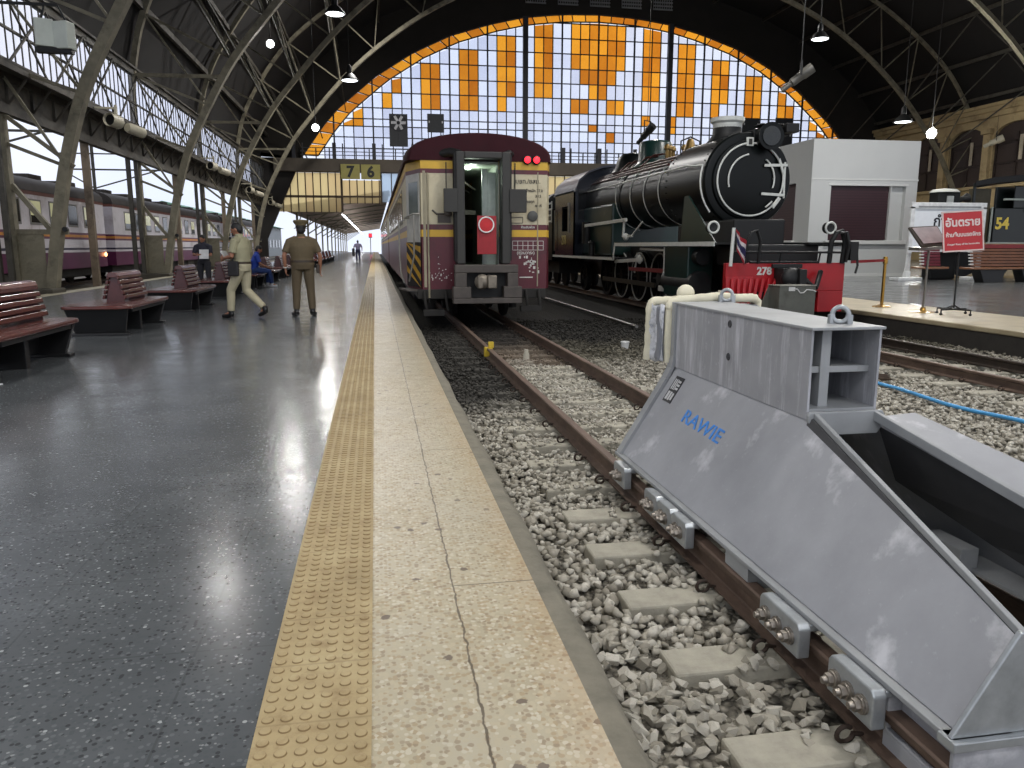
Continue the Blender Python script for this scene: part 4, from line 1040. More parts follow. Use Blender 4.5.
# purlins running the length of the hall on top of the ribs
pk = 0
for d, z in list(zip(OUTD, OUTZ))[5:]:
    for s in (-1, 1):
        if d == 0 and s > 0: continue
        x = HC+s*d
        tag(MB().bar((x, ya, z+.22), (x, yb, z+.22), .16, .26).build('roof_purlin', IRON2), f'grey roof purlin, {ORD[pk]} counted upward alternately left and right', 'purlin', 'purlins under the curved roof', 'structure'); pk += 1
def rib(y, label, full=True):
    m = MB(); lo = [V((HC-d, y, z)) for d, z in zip(LOWD, LOWZ)]; ou = [V((HC-d, y, z)) for d, z in zip(OUTD, OUTZ)]
    def path(pts):
        q = []
        for a, b in zip(pts, pts[1:]): q += [a, (a+b)/2]
        return q+[pts[-1]]
    def smoothp(pts):
        n = len(pts); q = []
        for i in range(n-1):
            p0, p1, p2, p3 = pts[max(i-1,0)], pts[i], pts[i+1], pts[min(i+2,n-1)]
            for k in range(4):
                t = k/4; q.append(.5*((2*p1)+(p2-p0)*t+(2*p0-5*p1+4*p2-p3)*t*t+(3*p1-p0-3*p2+p3)*t**3))
        return q+[pts[-1]]
    for s in (1, -1):
        f = lambda p: V((p.x, p.y, p.z)) if s == 1 else V((2*HC-p.x, p.y, p.z))
        L = [f(p) for p in smoothp(lo)]; O = [f(p) for p in smoothp(ou)]
        def beam(P, w, h):
            rows = []
            for i, p in enumerate(P):
                d = (P[min(i+1,len(P)-1)]-P[max(i-1,0)]).normalized(); n = V((0,1,0)).cross(d)
                rows.append([p+V((0,1,0))*(w/2)*a+n*(h/2)*b for a, b in ((-1,-1),(1,-1),(1,1),(-1,1))])
            m.ring(rows)
        beam(L, .34, .26); beam(O, .26, .22)
        for i in range(2, len(lo)-1):
            m.bar(f(lo[i]), f(ou[i]), .09, .09, (0,1,0)); m.bar(f(lo[i]), f(ou[i+1]), .07, .07, (0,1,0))
    return tag(m.build('roof_rib', IRON), label, 'roof rib', 'arched ribs of the hall roof', 'structure')
for k, y in enumerate(RIBY):
    nm = ['just outside the photo on the left','nearest whole rib, footed by the nearest benches','second rib in view','third rib in view','fourth rib in view, nearest the coloured end window'][k]
    rib(y, f'arched steel truss rib of the hall roof, {nm}')
# struts tying the ribs to the left eaves
def beam_obj(name, a, b, w, h, mt, label, cat, group=None, up=(0,0,1)):
    return tag(MB().bar(a, b, w, h, up).build(name, mt), label, cat, group, 'structure')
XO = HC-30.6      # -9.7 outer posts
for k, y in enumerate(RIBY):
    nm = ['nearest, at the picture edge','second','third','fourth','fifth'][k]
    t = thing('column', f'beige riveted column base of a roof rib, {nm} in the row along the left platform', 'column', (-9.1, y, 0), group='columns on the left', kind='structure')
    m = MB(); m.box(XO+.1, HC-29.75-.1, y-.04, y+.04, -.3, 1.62); m.build('web_plate', IRON, t)
    m = MB()
    m.box(XO-.32, XO-.16, y-.55, y-.42, -.4, 5.0); m.box(XO-.02, XO+.12, y-.52, y-.40, -.4, 5.0); m.build('post', IRON2, t)
    m = MB(); m.bar((XO+.1,y,2.9),(HC-29.6,y,1.65),.12,.14,(0,1,0)); m.bar((XO+.1,y,1.65),(HC-29.2,y,1.65),.14,.12,(0,1,0)); m.bar((XO+.1,y,4.7),(HC-28.9,y,3.4),.1,.12,(0,1,0)); m.build('brace', IRON, t)
    MB().box(XO-.4, HC-29.5, y-.7, y+.25, -.42, .12).build('plinth', concrete('plinth_concrete', (70,66,56)) if k == 0 else bpy.data.materials['plinth_concrete'], t, bevel=.03)
    if k:
        m = MB(); m.cyl((HC-29.2, y-.16, 1.72), (HC-29.2, y-.26, 1.72), .07, n=12); m.build('socket', BLK, t)
my = [17.1, 29.5, 41.8, 54.2, 66.8]
for k, y in enumerate(my):
    m = MB(); m.box(XO-.11, XO+.11, y-.1, y+.1, -.4, 4.8)
    tag(m.build('column', old_steel('post_brown', (112,98,80), (66,54,42))), f'slim grey-brown intermediate post between two roof ribs, {ORD[k]} from the near end', 'post', 'slim posts on the left', 'structure')
# longitudinal girder with walkway, clerestory of upright bars
ga, gb = 8.0, FANY
XG = -9.6
m = MB(); m.box(XG-.12, XG+.12, ga, gb, 4.72, 4.98); m.box(XG-.12, XG+.12, ga, gb, 5.62, 5.80); m.box(XG-.05, XG+.05, ga, gb, 4.98, 5.62)
m.box(XG-.1, XG+.75, ga, gb, 5.80, 5.86); m.bar((XG+.7,ga,5.72),(XG+.7,gb,5.72),.08,.16)
y = ga
while y < gb: m.box(XG-.1, XG+.12, y, y+.08, 4.98, 5.62); m.bar((XG+.1,y,5.0),(XG+.7,y,5.75),.05,.05,(0,1,0)); y += 1.55
tag(m.build('beam_left', old_steel('dark_girder', (70,66,58), (34,30,26))), 'dark longitudinal girder with a narrow ledge above the column row', 'girder', kind='structure')
m = MB(); m.box(XG-.1, XG+.1, ga, gb, 8.15, 8.4); m.box(XG-.4, XG+.2, ga, gb, 8.38, 8.46); tag(m.build('beam_eaves', IRON2), 'eaves beam along the top of the left upright bars', 'girder', kind='structure')
bys = [8.0] + [v for pair in zip(RIBY, my) for v in pair] + [FANY]; bys = sorted(bys)
GL1 = glassy('clerestory_glass', (240,240,246), .93, .04, .8)
for k, (a, b) in enumerate(zip(bys, bys[1:])):
    if b-a < .5: continue
    w = thing(f'window_{k+2}', f'clerestory of upright bars above the left girder, {ORD[k]} bay from the near end', 'window', (XG, a, 5.86), group='clerestory bays on the left', kind='structure')
    MB().box(XG-.02, XG-.01, a, b, 5.86, 8.2).build('pane', GL1, w)
    m = MB(); rr = random.Random(k)
    y = a
    while y < b:
        lean = rr.uniform(-.03,.03); m.bar((XG+.05, y, 5.86), (XG+.05, y+lean, 8.2), .03, .035, (1,0,0)); y += .48
    nn = max(1, round((b-a)/3.1)); st = (b-a)/nn
    for i in range(nn):
        m.bar((XG+.16,a+i*st,5.9),(XG+.16,a+(i+1)*st,8.15),.06,.05,(1,0,0)); m.bar((XG+.16,a+(i+1)*st,5.9),(XG+.16,a+i*st,8.15),.06,.05,(1,0,0))
    m.box(XG+.0,XG+.08,a,b,7.0,7.06)
    m.build('bars', IRON2, w)
# cross ties from the columns up to the ribs and wind braces under the roof
kk = 0
for y in RIBY[1:]:
    beam_obj('roof_tie', (XO, y, 8.2), (HC-26.9, y, 8.25), .10, .14, IRON, f'horizontal tie from the eaves to the {ORD[kk]} roof rib in view', 'tie', 'eaves ties'); kk += 1
kk = 0
for (ya_, yb_) in zip(RIBY, RIBY[1:]+[FANY]):
    for s in (-1, 1):
        for i in (5, 6, 7):
            a = V((HC+s*(LOWD[i]+.1), ya_, LOWZ[i])); b = V((HC+s*(OUTD[i+1]), (ya_+yb_)/2, OUTZ[i+1]+.1)); c = V((HC+s*(LOWD[i]+.1), yb_, LOWZ[i]))
            m = MB(); m.bar(a, b, .07, .09); m.bar(c, b, .07, .09)
            side = 'left' if s < 0 else 'right'
            tag(m.build('wind_brace', IRON2), f'pair of thin raking braces under the {side} side of the roof, {["low","middle","high"][i-5]} row, {ORD[kk//6]} bay from the near end', 'brace', 'raking roof braces', 'structure'); kk += 1
# ---------------------------------------------------------------- end wall with the coloured fan window
FD = [0,3.5,7,10.2,13.7,17,20.4,23.8,25.2,26.4,27.1]
FZ = [22.15,22.02,21.6,20.85,19.75,18.2,16.05,13.2,11.6,9.9,8.95]
def fan_z(x, inset=0):
    """height of the fan's edge at x; inset shrinks it towards its middle"""
    d = abs(x-HC); k = 1 - inset/22
    return 8.0 + (float(np.interp(d/k, FD, FZ))-8.0)*k if d/k < 27.1 else 0
DKW = mat('end_wall_dark', (36,32,28), .9, 0, .2, .5)
n = 60
inner = [(HC+27.3*math.cos(PI*(1-i/n)), 0) for i in range(n+1)]
inner = [(x, fan_z(x) if abs(x-HC) < 27.05 else 8.9) for x, _ in inner]
ed = np.array([-30.6]+[-d for d in OUTD[4:]]+[d for d in OUTD[4:][::-1]][1:]+[30.6]); ez = np.array([8.9]+list(OUTZ[4:])+list(OUTZ[4:][::-1])[1:]+[8.9])
m = MB(); a = [V((x, FANY-.2, z)) for x, z in inner]; bb = []
for i in range(n+1):
    d = 30.6*math.cos(PI*(1-i/n)); bb.append(V((HC+d*1.03, FANY-.2, float(np.interp(d, ed, ez))+.62)))
o = MB()
off = V((0,.5,0))
for i in range(n):
    o.prism([a[i], a[i+1], bb[i+1], bb[i]], off)
# piers either side of the opening and the wall below the gallery
o.prism([(-6.2,FANY-.2,8.95),(-9.45,FANY-.2,1.9),(-9.45,FANY-.2,-.4),(-10.6,FANY-.2,-.4),(-10.6,FANY-.2,8.95)], off)
o.box(3.4, 52, FANY+.1, FANY+.3, -.4, 4.9)
tag(o.build('wall_far', DKW), 'dark end wall round the coloured fan window', 'wall', kind='structure')
fw = thing('window_1', 'huge fan-shaped end window of white and orange glass panes', 'window', (HC, FANY, 8.95), kind='structure')
GW = glassy('pane_white', (228,231,246), .9, .07, .5); GO = glassy('pane_orange', (250,140,38), .88, .24, .6)
W = 3.455
zrow = [8.95, 9.9, 10.85, 11.8, 12.45, 13.40]
while zrow[-1] < 22.3: zrow.append(zrow[-1]+1.31)
R0 = 5   # index of the first full row
ORA = set()
def put(k, cols, rows):
    for c in cols:
        for r in rows: ORA.add((k, c, r+R0))
put(-7,[2],[-1]); put(-7,[1,2],[-2]); put(-6,[2],[1]); put(-6,[1],[0]); put(-5,[1,2],[0,1,2]); put(-4,[1,2],[0,1,2,3]); put(-3,[1,2],[1,2,3,4]); put(-3,[1],[0])
put(-2,[1,2],[1,2,3,4,5])
put(-1,[1,2],[4,5,6]); put(-1,[1,2],[3]); put(-1,[2],[2]); put(-1,[3],[1,2,3,4,5,6]); put(-1,[1,2],[0])
put(0,[1,2],[3,4,5]); put(0,[1],[2]); put(0,[0],[1,2,3,4,5,6]); put(0,[1,2],[0]); put(0,[1],[-3])
put(1,[1,2],[1,2,3,4,5]); put(2,[1,2],[0,1,2,3,4]); put(3,[1,2],[1,2,3]); put(3,[1],[0]); put(4,[1,2],[0,1,2]); put(5,[1],[0,1]); put(5,[2],[0]); put(6,[1],[-1]); put(6,[2],[-2])
put(1,[1],[-1]); put(2,[0],[-1,-2]); put(-1,[3],[-2])
mw, mo = MB(), MB()
def pane(mb, x0, x1, z0, z1l, z1r, y=FANY):
    g = .045
    mb.prism([(x0+g,y,z0+g),(x1-g,y,z0+g),(x1-g,y,max(z1r-g,z0+g+.01)),(x0+g,y,max(z1l-g,z0+g+.01))], (0,.03,0))
for k in range(-8, 8):
    for c in range(4):
        x0 = HC + W*k + c*W/4; x1 = x0+W/4
        for r in range(len(zrow)-1):
            z0, z1 = zrow[r], zrow[r+1]
            il, ir = fan_z(x0, 1.12), fan_z(x1, 1.12)
            if max(il, ir) <= z0+.1 or min(il, ir) <= z0: continue
            pane(mo if (k, c, r) in ORA else mw, x0, x1, z0, min(z1, il), min(z1, ir))
# border of orange segments
ts = []
x = -26.9
segs = []
while x < 26.9:
    z0 = fan_z(HC+x); slope = abs(fan_z(HC+min(x+.3,27))-z0)/.3
    dx = min(1.25/math.sqrt(1+min(slope,4)**2), 26.95-x); dx = max(dx, .22); segs.append((x, x+dx)); x += dx
def inner_pt(d):
    k = 1-1.02/22; return HC+d*k, 8.0+(float(np.interp(abs(d), FD, FZ))-8.0)*k
for i, (a0, b0) in enumerate(segs):
    a_, b_ = a0+.03, b0-.03
    pa, pb = inner_pt(a_), inner_pt(b_)
    mo.prism([(HC+a_, FANY, float(np.interp(abs(a_),FD,FZ))-.05), (HC+b_, FANY, float(np.interp(abs(b_),FD,FZ))-.05), (pb[0],FANY,pb[1]), (pa[0],FANY,pa[1])], (0,.03,0))
mw.build('clear_pane', GW, fw); q = mo.build('orange_pane', GO, fw); q['label'] = 'orange glass panes'
MUL = mat('mullion', (44,44,50), .6)
g = MB()
for k in range(-8, 9):
    x = HC+W*k; zt = fan_z(x)
    if zt > 9.2: w_ = .22 if k in (-2, 2) else .07; g.box(x-w_, x+w_, FANY-.12-(.3 if k in (-2,2) else 0), FANY+.02, 8.95, zt)
for k in range(-8,8):
    for c in (1,2,3):
        x = HC+W*k+c*W/4; zt = fan_z(x, 1.0)
        if zt > 9.2: g.box(x-.045, x+.045, FANY-.04, FANY+.03, 8.95, zt)
for z in zrow[1:]:
    xs_ = [xx for xx in np.arange(-27,27,.1) if fan_z(HC+xx, 1.0) > z]
    if xs_: g.box(HC+xs_[0], HC+xs_[-1], FANY-.05, FANY+.03, z-.045, z+.045)
for i, (a0, b0) in enumerate(segs):
    pa = inner_pt(a0); g.bar((HC+a0,FANY-.0,float(np.interp(abs(a0),FD,FZ))), (pa[0],FANY-.0,pa[1]), .08, .08, (0,1,0))
    pb = inner_pt(b0); g.bar((pa[0],FANY-.02,pa[1]),(pb[0],FANY-.02,pb[1]),.1,.1,(0,1,0))
g.build('mullions', MUL, fw)
# gallery with railing across the window's foot
gl = thing('gallery', 'dark gallery girder and railing across the foot of the fan window', 'gallery', (HC, FANY-.8, 7.75), kind='structure')
m = MB(); m.box(-8.5, 50, FANY-1.1, FANY+.2, 7.75, 8.85); m.build('girder', mat('gallery_dark', (92,84,74), .8, 0, .2, .6), gl)
m = MB()
x = -6.0
while x < 49:
    m.box(x-.05, x+.05, FANY-1.1, FANY-1.0, 8.85, 10.15 if int(round((x+6)/1.15))%3 == 0 else 9.75); x += 1.15
for z in (9.15,9.45,9.75): m.box(-6.2, 49, FANY-1.08, FANY-1.03, z-.03, z+.03)
for k in range(-8,9,1): m.box(HC+W*k-.16, HC+W*k+.16, FANY-1.12, FANY-.9, 8.85, 10.2)
m.build('railing', MUL, gl)
# amber glazing below the gallery
aw = thing('window_11', 'row of amber glazed panels under the gallery at the end of the hall', 'window', (0, FANY, 5), kind='structure')
GA = glassy('pane_amber', (255,218,156), .55, .05, .3); GB2 = glassy('pane_blue', (214,232,252), .6, .05, .3)
ma, mb_, mm = MB(), MB(), MB()
def amber(x0, x1, z0, z1, mb, st=.66):
    x = x0
    while x < x1-.05:
        e = min(x+st, x1); mb.box(x+.04, e-.04, FANY, FANY+.03, z0, z1); mm.box(e-.045, e+.045, FANY-.06, FANY+.05, z0-.05, z1+.05); x = e
    mm.box(x0-.1, x0+.05, FANY-.1, FANY+.05, z0-.1, z1+.05)
amber(-8.6, -2.85, 4.3, 7.72, ma); mm.box(-8.6,-2.85,FANY-.06,FANY+.05,5.55,5.75)
amber(-2.75, .70, 5.1, 7.1, ma); mm.box(-2.75,.7,FANY-.05,FANY+.05,5.6,5.75); mm.box(-2.85,-2.70,FANY-.15,FANY+.1,4.3,7.75)
amber(.75, 2.6, 5.2, 7.72, mb_, .9); mm.box(.66,.80,FANY-.15,FANY+.1,4.9,7.75)
amber(3.4, 49, 4.95, 7.72, ma, .9)
ma.build('amber_pane', GA, aw); mb_.build('blue_pane', GB2, aw); mm.build('frame', mat('amber_frame', (70,56,40), .7), aw)
# platform number boards
NB = mat('board_olive', (158,150,84), .6, 0, .1, 2); NI = mat('board_ink', (34,36,34), .6)
for body, x0, x1 in (('7', -2.78, -1.12), ('6', -1.02, .66)):
    t = thing('platform_sign', f'olive yellow platform number board with a black {"seven" if body == "7" else "six"}', 'sign', ((x0+x1)/2, FANY-1.25, 7.1))
    MB().box(x0, x1, FANY-1.32, FANY-1.2, 7.10, 8.38).build('board', NB, t, bevel=.02)
    text(body, 1.30, 'number', NI, plane_mat(((x0+x1)/2, FANY-1.33, 7.70), (1,0,0), (0,0,1)), t, .005, .05)
# dark boards and fan unit fixed before the window
t = thing('wall_fan', 'dark panel carrying a white-bladed fan before the end window above the coach', 'fan', (2.4, FANY-1.0, 10))
MB().box(1.57,3.17,FANY-1.2,FANY-1.05,9.98,12.75).build('panel', mat('panel_dark', (40,42,46), .6), t)
m = MB()
for k in range(6):
    a = k*PI/3; m.obox((2.37+.40*math.cos(a), FANY-1.24, 12.0+.40*math.sin(a)), (.5,.03,.24), Matrix.Rotation(-a, 3, 'Y') @ Matrix.Rotation(.35, 3, 'X'))
m.build('blade', mat('blade_white', (205,205,208), .5), t)
m = MB(); m.arc((2.37,FANY-1.25,12.0),(0,1,0),.68,.03,n=28); m.ell((2.37,FANY-1.26,12.0),(.1,.06,.1)); m.box(2.35,2.39,FANY-1.26,FANY-1.2,10.0,11.2); m.build('guard', MUL, t)
for k, (x0, x1, z0, z1, lab) in enumerate(((4.92,6.41,11.26,12.85,'dark square notice board before the end window, next to the fan panel'),(34.93,36.65,12.0,13.31,'dark square board before the end window behind the white chimney cap'),(38.33,40.06,10.0,13.4,'tall dark board before the end window, above the booth'))):
    t = thing('notice_board', lab, 'board', ((x0+x1)/2, FANY-1, z0))
    MB().box(x0,x1,FANY-1.2,FANY-1.08,z0,z1).build('panel', bpy.data.materials['panel_dark'], t, bevel=.02)
    m = MB()
    for xx in (x0+.12, x1-.2): m.box(xx,xx+.1,FANY-1.22,FANY-1.2,(z0+z1)/2,(z0+z1)/2+.18)
    m.build('clip', bpy.data.materials['blade_white'], t)
    m = MB(); m.box(x0+.05,x0+.12,FANY-1.1,FANY-1.02,8.8,z0); m.box(x1-.12,x1-.05,FANY-1.1,FANY-1.02,8.8,z0); m.build('bracket', MUL, t)
# louvre vents above the fan window
for k in range(5):
    x = HC+(-2+k)*3.0; t = MB()
    for i in range(5):
        t.box(x-.95, x+.95, FANY-.32, FANY-.24, 22.75+.3*i, 22.87+.3*i)
    for i in range(9): t.box(x-.95+.22*i, x-.9+.22*i, FANY-.32, FANY-.24, 22.75, 24.07)
    tag(t.build('roof_vent', mat('vent_grey', (150,150,150), .6)), f'grey louvred vent above the fan window, {ORD[k]} from the left', 'vent', 'louvred vents above the fan window')

# ---------------------------------------------------------------- platform canopy beyond the end wall
cnp = thing('canopy', 'long sloping platform canopy beyond the end wall', 'canopy', (-3, 76, 0), kind='structure')
CAN = mat('canopy_under', (150,130,112), .85, 0, .2, .3); 
MB().prism([(-8.3,75,4.55),(1.45,75,6.05),(1.45,75,6.3),(-8.3,75,4.8)], (0,150,0)).build('roof', CAN, cnp)
m = MB(); m.bar((-8.4,74.6,4.62),(1.5,74.6,6.12),.15,.5); m.build('fascia', DKW, cnp)
for k in range(12):
    y = 78+k*12
    m = MB(); m.box(-7.4,-7.2,y,y+.2,-.1,4.8); m.bar((-7.3,y+.1,2.6),(-3.2,y+.1,5.2),.12,.16,(0,1,0)); m.bar((-7.3,y+.1,4.55),(1.4,y+.1,5.9),.14,.2,(0,1,0)); m.bar((-7.3,y+.1,3.2),(-7.3,y+6,4.6),.08,.1); m.build('canopy_post', IRON, cnp)
TUBE = emit('tube_glow', (245,248,255), 14)
for k in range(13):
    y = 76+k*9
    t = tag(MB().box(-2.98,-2.86,y,y+8,4.16,4.22).build('tube_lamp', TUBE), f'glowing white tube lamp under the far canopy, {ORD[k]} from the hall', 'lamp', 'tube lamps under the far canopy')
    
# far signals and clutter
for k, (x, y, z, lab) in enumerate(((-.75,140,2.7,'red signal lamp far down the platform at its vanishing end'),)):
    t = thing('signal_lamp', lab, 'signal', (x,y,0)); MB().cyl((x,y,0),(x,y,z),.06,n=8).build('post', BLK, t); MB().box(x-.3,x+.3,y-.1,y+.1,z,z+.75).build('head', BLK, t, bevel=.03)
    MB().ell((x,y-.12,z+.4),(.26,.08,.26)).build('lens', RED, t, smooth=60)

# ---------------------------------------------------------------- railcars on the far left track
RW = mat('railcar_silver', (206,202,208), .35, .1, .1, 2, dirt=(168,160,162), ds=1)
RP = mat('railcar_purple', (88,34,70), .35, 0, .15, 2); RO = mat('railcar_orange', (190,130,58), .4)
RR = mat('railcar_roof', (56,50,46), .7, 0, .25, 1.5)
LIT = NT('railcar_lit_window'); LIT.base(C4((120,118,80))); LIT.b.inputs['Emission Color'].default_value = C4((214,212,168)); LIT.b.inputs['Emission Strength'].default_value = .36; LIT.rough(.15); LIT = LIT.m
DGL = mat('railcar_dark_glass', (28,32,32), .1)
XF = -11.4
def railcar(y0, y1, lab):
    t = thing('railcar', lab, 'train coach', (XF-1.4, y0, RAILZ))
    def band(z0, z1, mt, nm, g=0): MB().box(XF-2.8-g, XF+g, y0, y1, z0, z1).build(nm, mt, t)
    band(.42, 1.03, RP, 'lower_panel'); band(1.03, 1.12, RW, 'lower_stripe', .004); band(1.12,1.20, mat('railcar_navy',(50,46,66),.4), 'navy_stripe', .006); band(1.20, 1.52, RW, 'middle_panel'); band(1.52,1.60,RP,'purple_stripe',.006); band(1.60,1.70,RO,'orange_stripe',.007); band(1.70,1.78,RP,'upper_stripe',.006)
    band(1.78, 2.98, RW, 'window_panel'); band(2.98,3.12,mat('railcar_rust',(104,58,48),.6),'eaves',.01)
    m = MB(); n = 14
    rows = [[V((XF-1.4-1.43*math.cos(PI*i/n), y, 3.1+.62*math.sin(PI*i/n)**.75)) for i in range(n+1)] for y in (y0, y1)]
    m.ring(rows, True, True)
    for yy in np.arange(y0+2, y1-1, 3.4): m.box(XF-1.9, XF-.9, yy, yy+1.1, 3.6, 3.86)
    m.build('roof', RR, t, smooth=40)
    m = MB(); m.box(XF-2.5, XF-.3, y0+.3, y1-.3, .1, .42); m.build('underframe', BLK, t)
    for by in (y0+3, y1-3):
        b = MB()
        for wy in (by-1.0, by+1.0):
            for s in (-.85,.85): b.lathe([(0,.06),(.42,.06),(.42,-.06),(0,-.06)], (XF-1.4+s*.62,wy,.22),(1,0,0),24)
        for s in (-.95,.95): b.box(XF-1.4+s-.06, XF-1.4+s+.06, by-1.5, by+1.5, .05, .3)
        b.build('bogie', DGR, t)
    for yy in np.arange(y0+6.5, y1-7, 2.7): MB().box(XF-1.9,XF-.25,yy,yy+1.6,-.12,.36).build('equipment_box', mat('equip_grey', (92,90,86), .7, 0, .25, 3), t)
    k = 0
    for yy in np.arange(y0+1.6, y1-1.2, 1.66):
        w = MB().box(XF-.02, XF+.012, yy, yy+.98, 1.98, 2.84).build('window', mat('railcar_frame', (120,118,116), .4, .4), t)
        MB().box(XF-.0, XF+.018, yy+.08, yy+.90, 2.06, 2.78).build('pane', LIT if (k*7) % 3 != 1 else DGL, w); 
        if (k*7) % 3 != 1: MB().box(XF-.0, XF+.02, yy+.08, yy+.90, 2.06, 2.30).build('seat_back', DGL, w)
        k += 1
    return t
railcar(9, 36.2, 'nearest silver and purple railcar behind the column row')
t = railcar(37.4, 62, 'second silver and purple railcar, beyond the one with the tail lamp')
railcar(63.2, 88, 'third railcar at the far end of the left track')
tl = MB().ell((XF+.05, 35.9, .92), (.05,.09,.09)).build('tail_lamp', emit('tail_orange', (255,170,110), 6), smooth=60)
tl.parent = bpy.data.objects['railcar']; tl.data.transform(Matrix.Translation(-V(bpy.data.objects['railcar'].location)))
rail(XF-.85, 5, 100, 'near rail of the railcars track behind the columns', DARKR); rail(XF-1.95, 5, 100, 'far rail of the railcars track behind the columns', DARKR)
# pale sheds and overhead wires outside on the left
SH = mat('shed_grey', (150,156,160), .6, 0, .1, .2); SHR = mat('shed_roof_green', (116,160,136), .6, 0, .1, .3)
for k, (x0, x1, y0, y1, h, lab, mt) in enumerate(((-40,-24,60,84,3.3,'low pale shed with a green roof beyond the railcars',SHR),(-52,-30,20,52,4.6,'long pale blue grey shed outside on the left',mat('shed_blue',(140,170,186),.5)),(-30,-17,95,150,4.4,'pale shed with a green roof far beyond the end of the hall on the left',SHR))):
    t = thing('shed', lab, 'building', ((x0+x1)/2,(y0+y1)/2,-.4))
    MB().box(x0,x1,y0,y1,-.4,h).build('wall', SH, t)
    MB().prism([(x0-.6,y0-.5,h),(x1+.6,y0-.5,h),((x0+x1)/2,y0-.5,h+1.9)], (0,y1-y0+1,0)).build('roof', mt, t)
    m = MB()
    for yy in np.arange(y0+2,y1-2,4): m.box(x1-.05,x1+.05,yy,yy+1.8,1.0,2.3)
    m.build('window', DGL, t)
for k, y in enumerate((22, 38, 56)):
    t = thing('lattice_mast', f'steel mast with crossarm beyond the railcars, {ORD[k]} from the near end', 'mast', (-18,y,-.4))
    MB().bar((-18,y,-.4),(-18,y,8),.16,.16,(0,1,0)).build('post', IRON2, t); m = MB(); m.bar((-20,y,6.2),(-13.5,y,6.2),.1,.1); m.bar((-20,y,7.2),(-13.5,y,7.2),.08,.08); m.bar((-18,y,5),(-14,y,6.2),.08,.08); m.bar((-18,y,5),(-20,y,6.2),.08,.08); m.build('crossarm', IRON2, t)
# ---------------------------------------------------------------- benches
BWOOD = mat('bench_wood', (80,36,32), .22, 0, .25, 3, .05, 25, spec=.6)
BWOODL = mat('bench_seat_wood', (92,50,44), .2, 0, .2, 3, .05, 25, spec=.7)
BBASE = mat('bench_base', (22,22,23), .45, 0, .2, 4)
def bench_proto(back_h=.43, length=2.3, bl=1.2, seat_w=.96):
    t = thing('platform_bench', None, 'bench')
    # seat slab with rounded corners, one board each side plus the middle
    def slab(x0, x1, y0, y1, r0, r1):
        pts = []
        for cx, cy, a0, r in ((x0, y0, 180, r0), (x1, y0, 270, r1), (x1, y1, 0, r1), (x0, y1, 90, r0)):
            sx = 1 if cx == x0 else -1; sy = 1 if cy == y0 else -1
            for k in range(7):
                a = math.radians(a0+15*k); pts.append((cx+sx*r+r*math.cos(a), cy+sy*r+r*math.sin(a), .385))
        return pts
    h = seat_w/2; L = length/2
    m = MB(); m.prism(slab(-h, h, -L, L, .2, .2), (0,0,.05)); m.build('seat', BWOODL, t, bevel=.015, local=True)
    m = MB()
    for x in (-.30,-.12,.12,.30): m.box(x-.004,x+.004,-L+.06,L-.06,.4345,.4365)
    m.build('seat_joint', BBASE, t, local=True)
    yb0, yb1 = -bl/2+.38, bl/2+.38
    for s in (-1, 1):
        for i in range(5):
            z = .475+i*(back_h-.06)/5; x = s*(.155-.10*(i+.5)/5)
            MB().obox((x, (yb0+yb1)/2, z+.03), (.035, bl, (back_h-.06)/5-.016), Matrix.Rotation(-s*.27, 3, 'Y')).build('back_slat', BWOOD, t, bevel=.010, local=True)
    m = MB(); 
    pr = [(-.085,.82),(-.06,.87),(0,.885),(.06,.87),(.085,.82),(.06,.80),(-.06,.80)]
    dz = back_h-.43
    m.prism([(x, yb0, z+dz) for x, z in pr], (0, bl, 0)); m.build('top_rail', BWOODL, t, bevel=.006, local=True)
    for y in (yb0+.06, yb1-.09): MB().prism([(-.13,y,.43),(.13,y,.43),(.055,y,.81+dz),(-.055,y,.81+dz)], (0,.03,0)).build('back_frame', BWOOD, t, local=True)
    m = MB()
    b0 = [(-.33,-L+.22,0),(.33,-L+.22,0),(.33,L-.22,0),(-.33,L-.22,0)]; b1 = [(-.42,-L+.10,.385),(.42,-L+.10,.385),(.42,L-.10,.385),(-.42,L-.10,.385)]
    for q0, q1 in ((0,1),(2,3)):
        a, b, c, d = V(b0[q0]), V(b0[q1]), V(b1[q1]), V(b1[q0]); mid = V((0, .06 if q0 == 0 else -.06, 0))
        m.ring([[a,b,c,d],[p+mid for p in (a,b,c,d)]])
    m.box(-.05,.05,-L+.2,L-.2,.05,.385); m.box(-.30,.30,-.05,.05,.0,.385)
    m.box(-.40,.40,-L+.15,-L+.30,0,.035); m.box(-.40,.40,L-.30,L-.15,0,.035); m.box(-.44,-.38,-L+.3,L-.3,.33,.385); m.box(.38,.44,-L+.3,L-.3,.33,.385)
    m.build('base', BBASE, t, bevel=.006, local=True)
    return t
bp = bench_proto()
BX = -3.93
bn = ['nearest in the row by the columns, cut by the picture edge','second in the row by the columns, before the first column','third in the row by the columns','fourth in the row by the columns, left of the walking man','fifth in the row by the columns, behind the walking man','sixth in the row by the columns, left of the officer','seventh in the row by the columns, by the officer\'s arm']
for k in range(16):
    t = bp if k == 0 else dup(bp)
    t.location = (BX, 8.78+4.05*k, 0); t.rotation_euler = (0,0,0)
    lab = bn[k] if k < len(bn) else f'small far bench by the columns, {ORD[k]} counted from the near end'
    tag(t, 'slatted wooden double bench, ' + lab if k < len(bn) else lab, 'bench', 'slatted benches along the left columns')
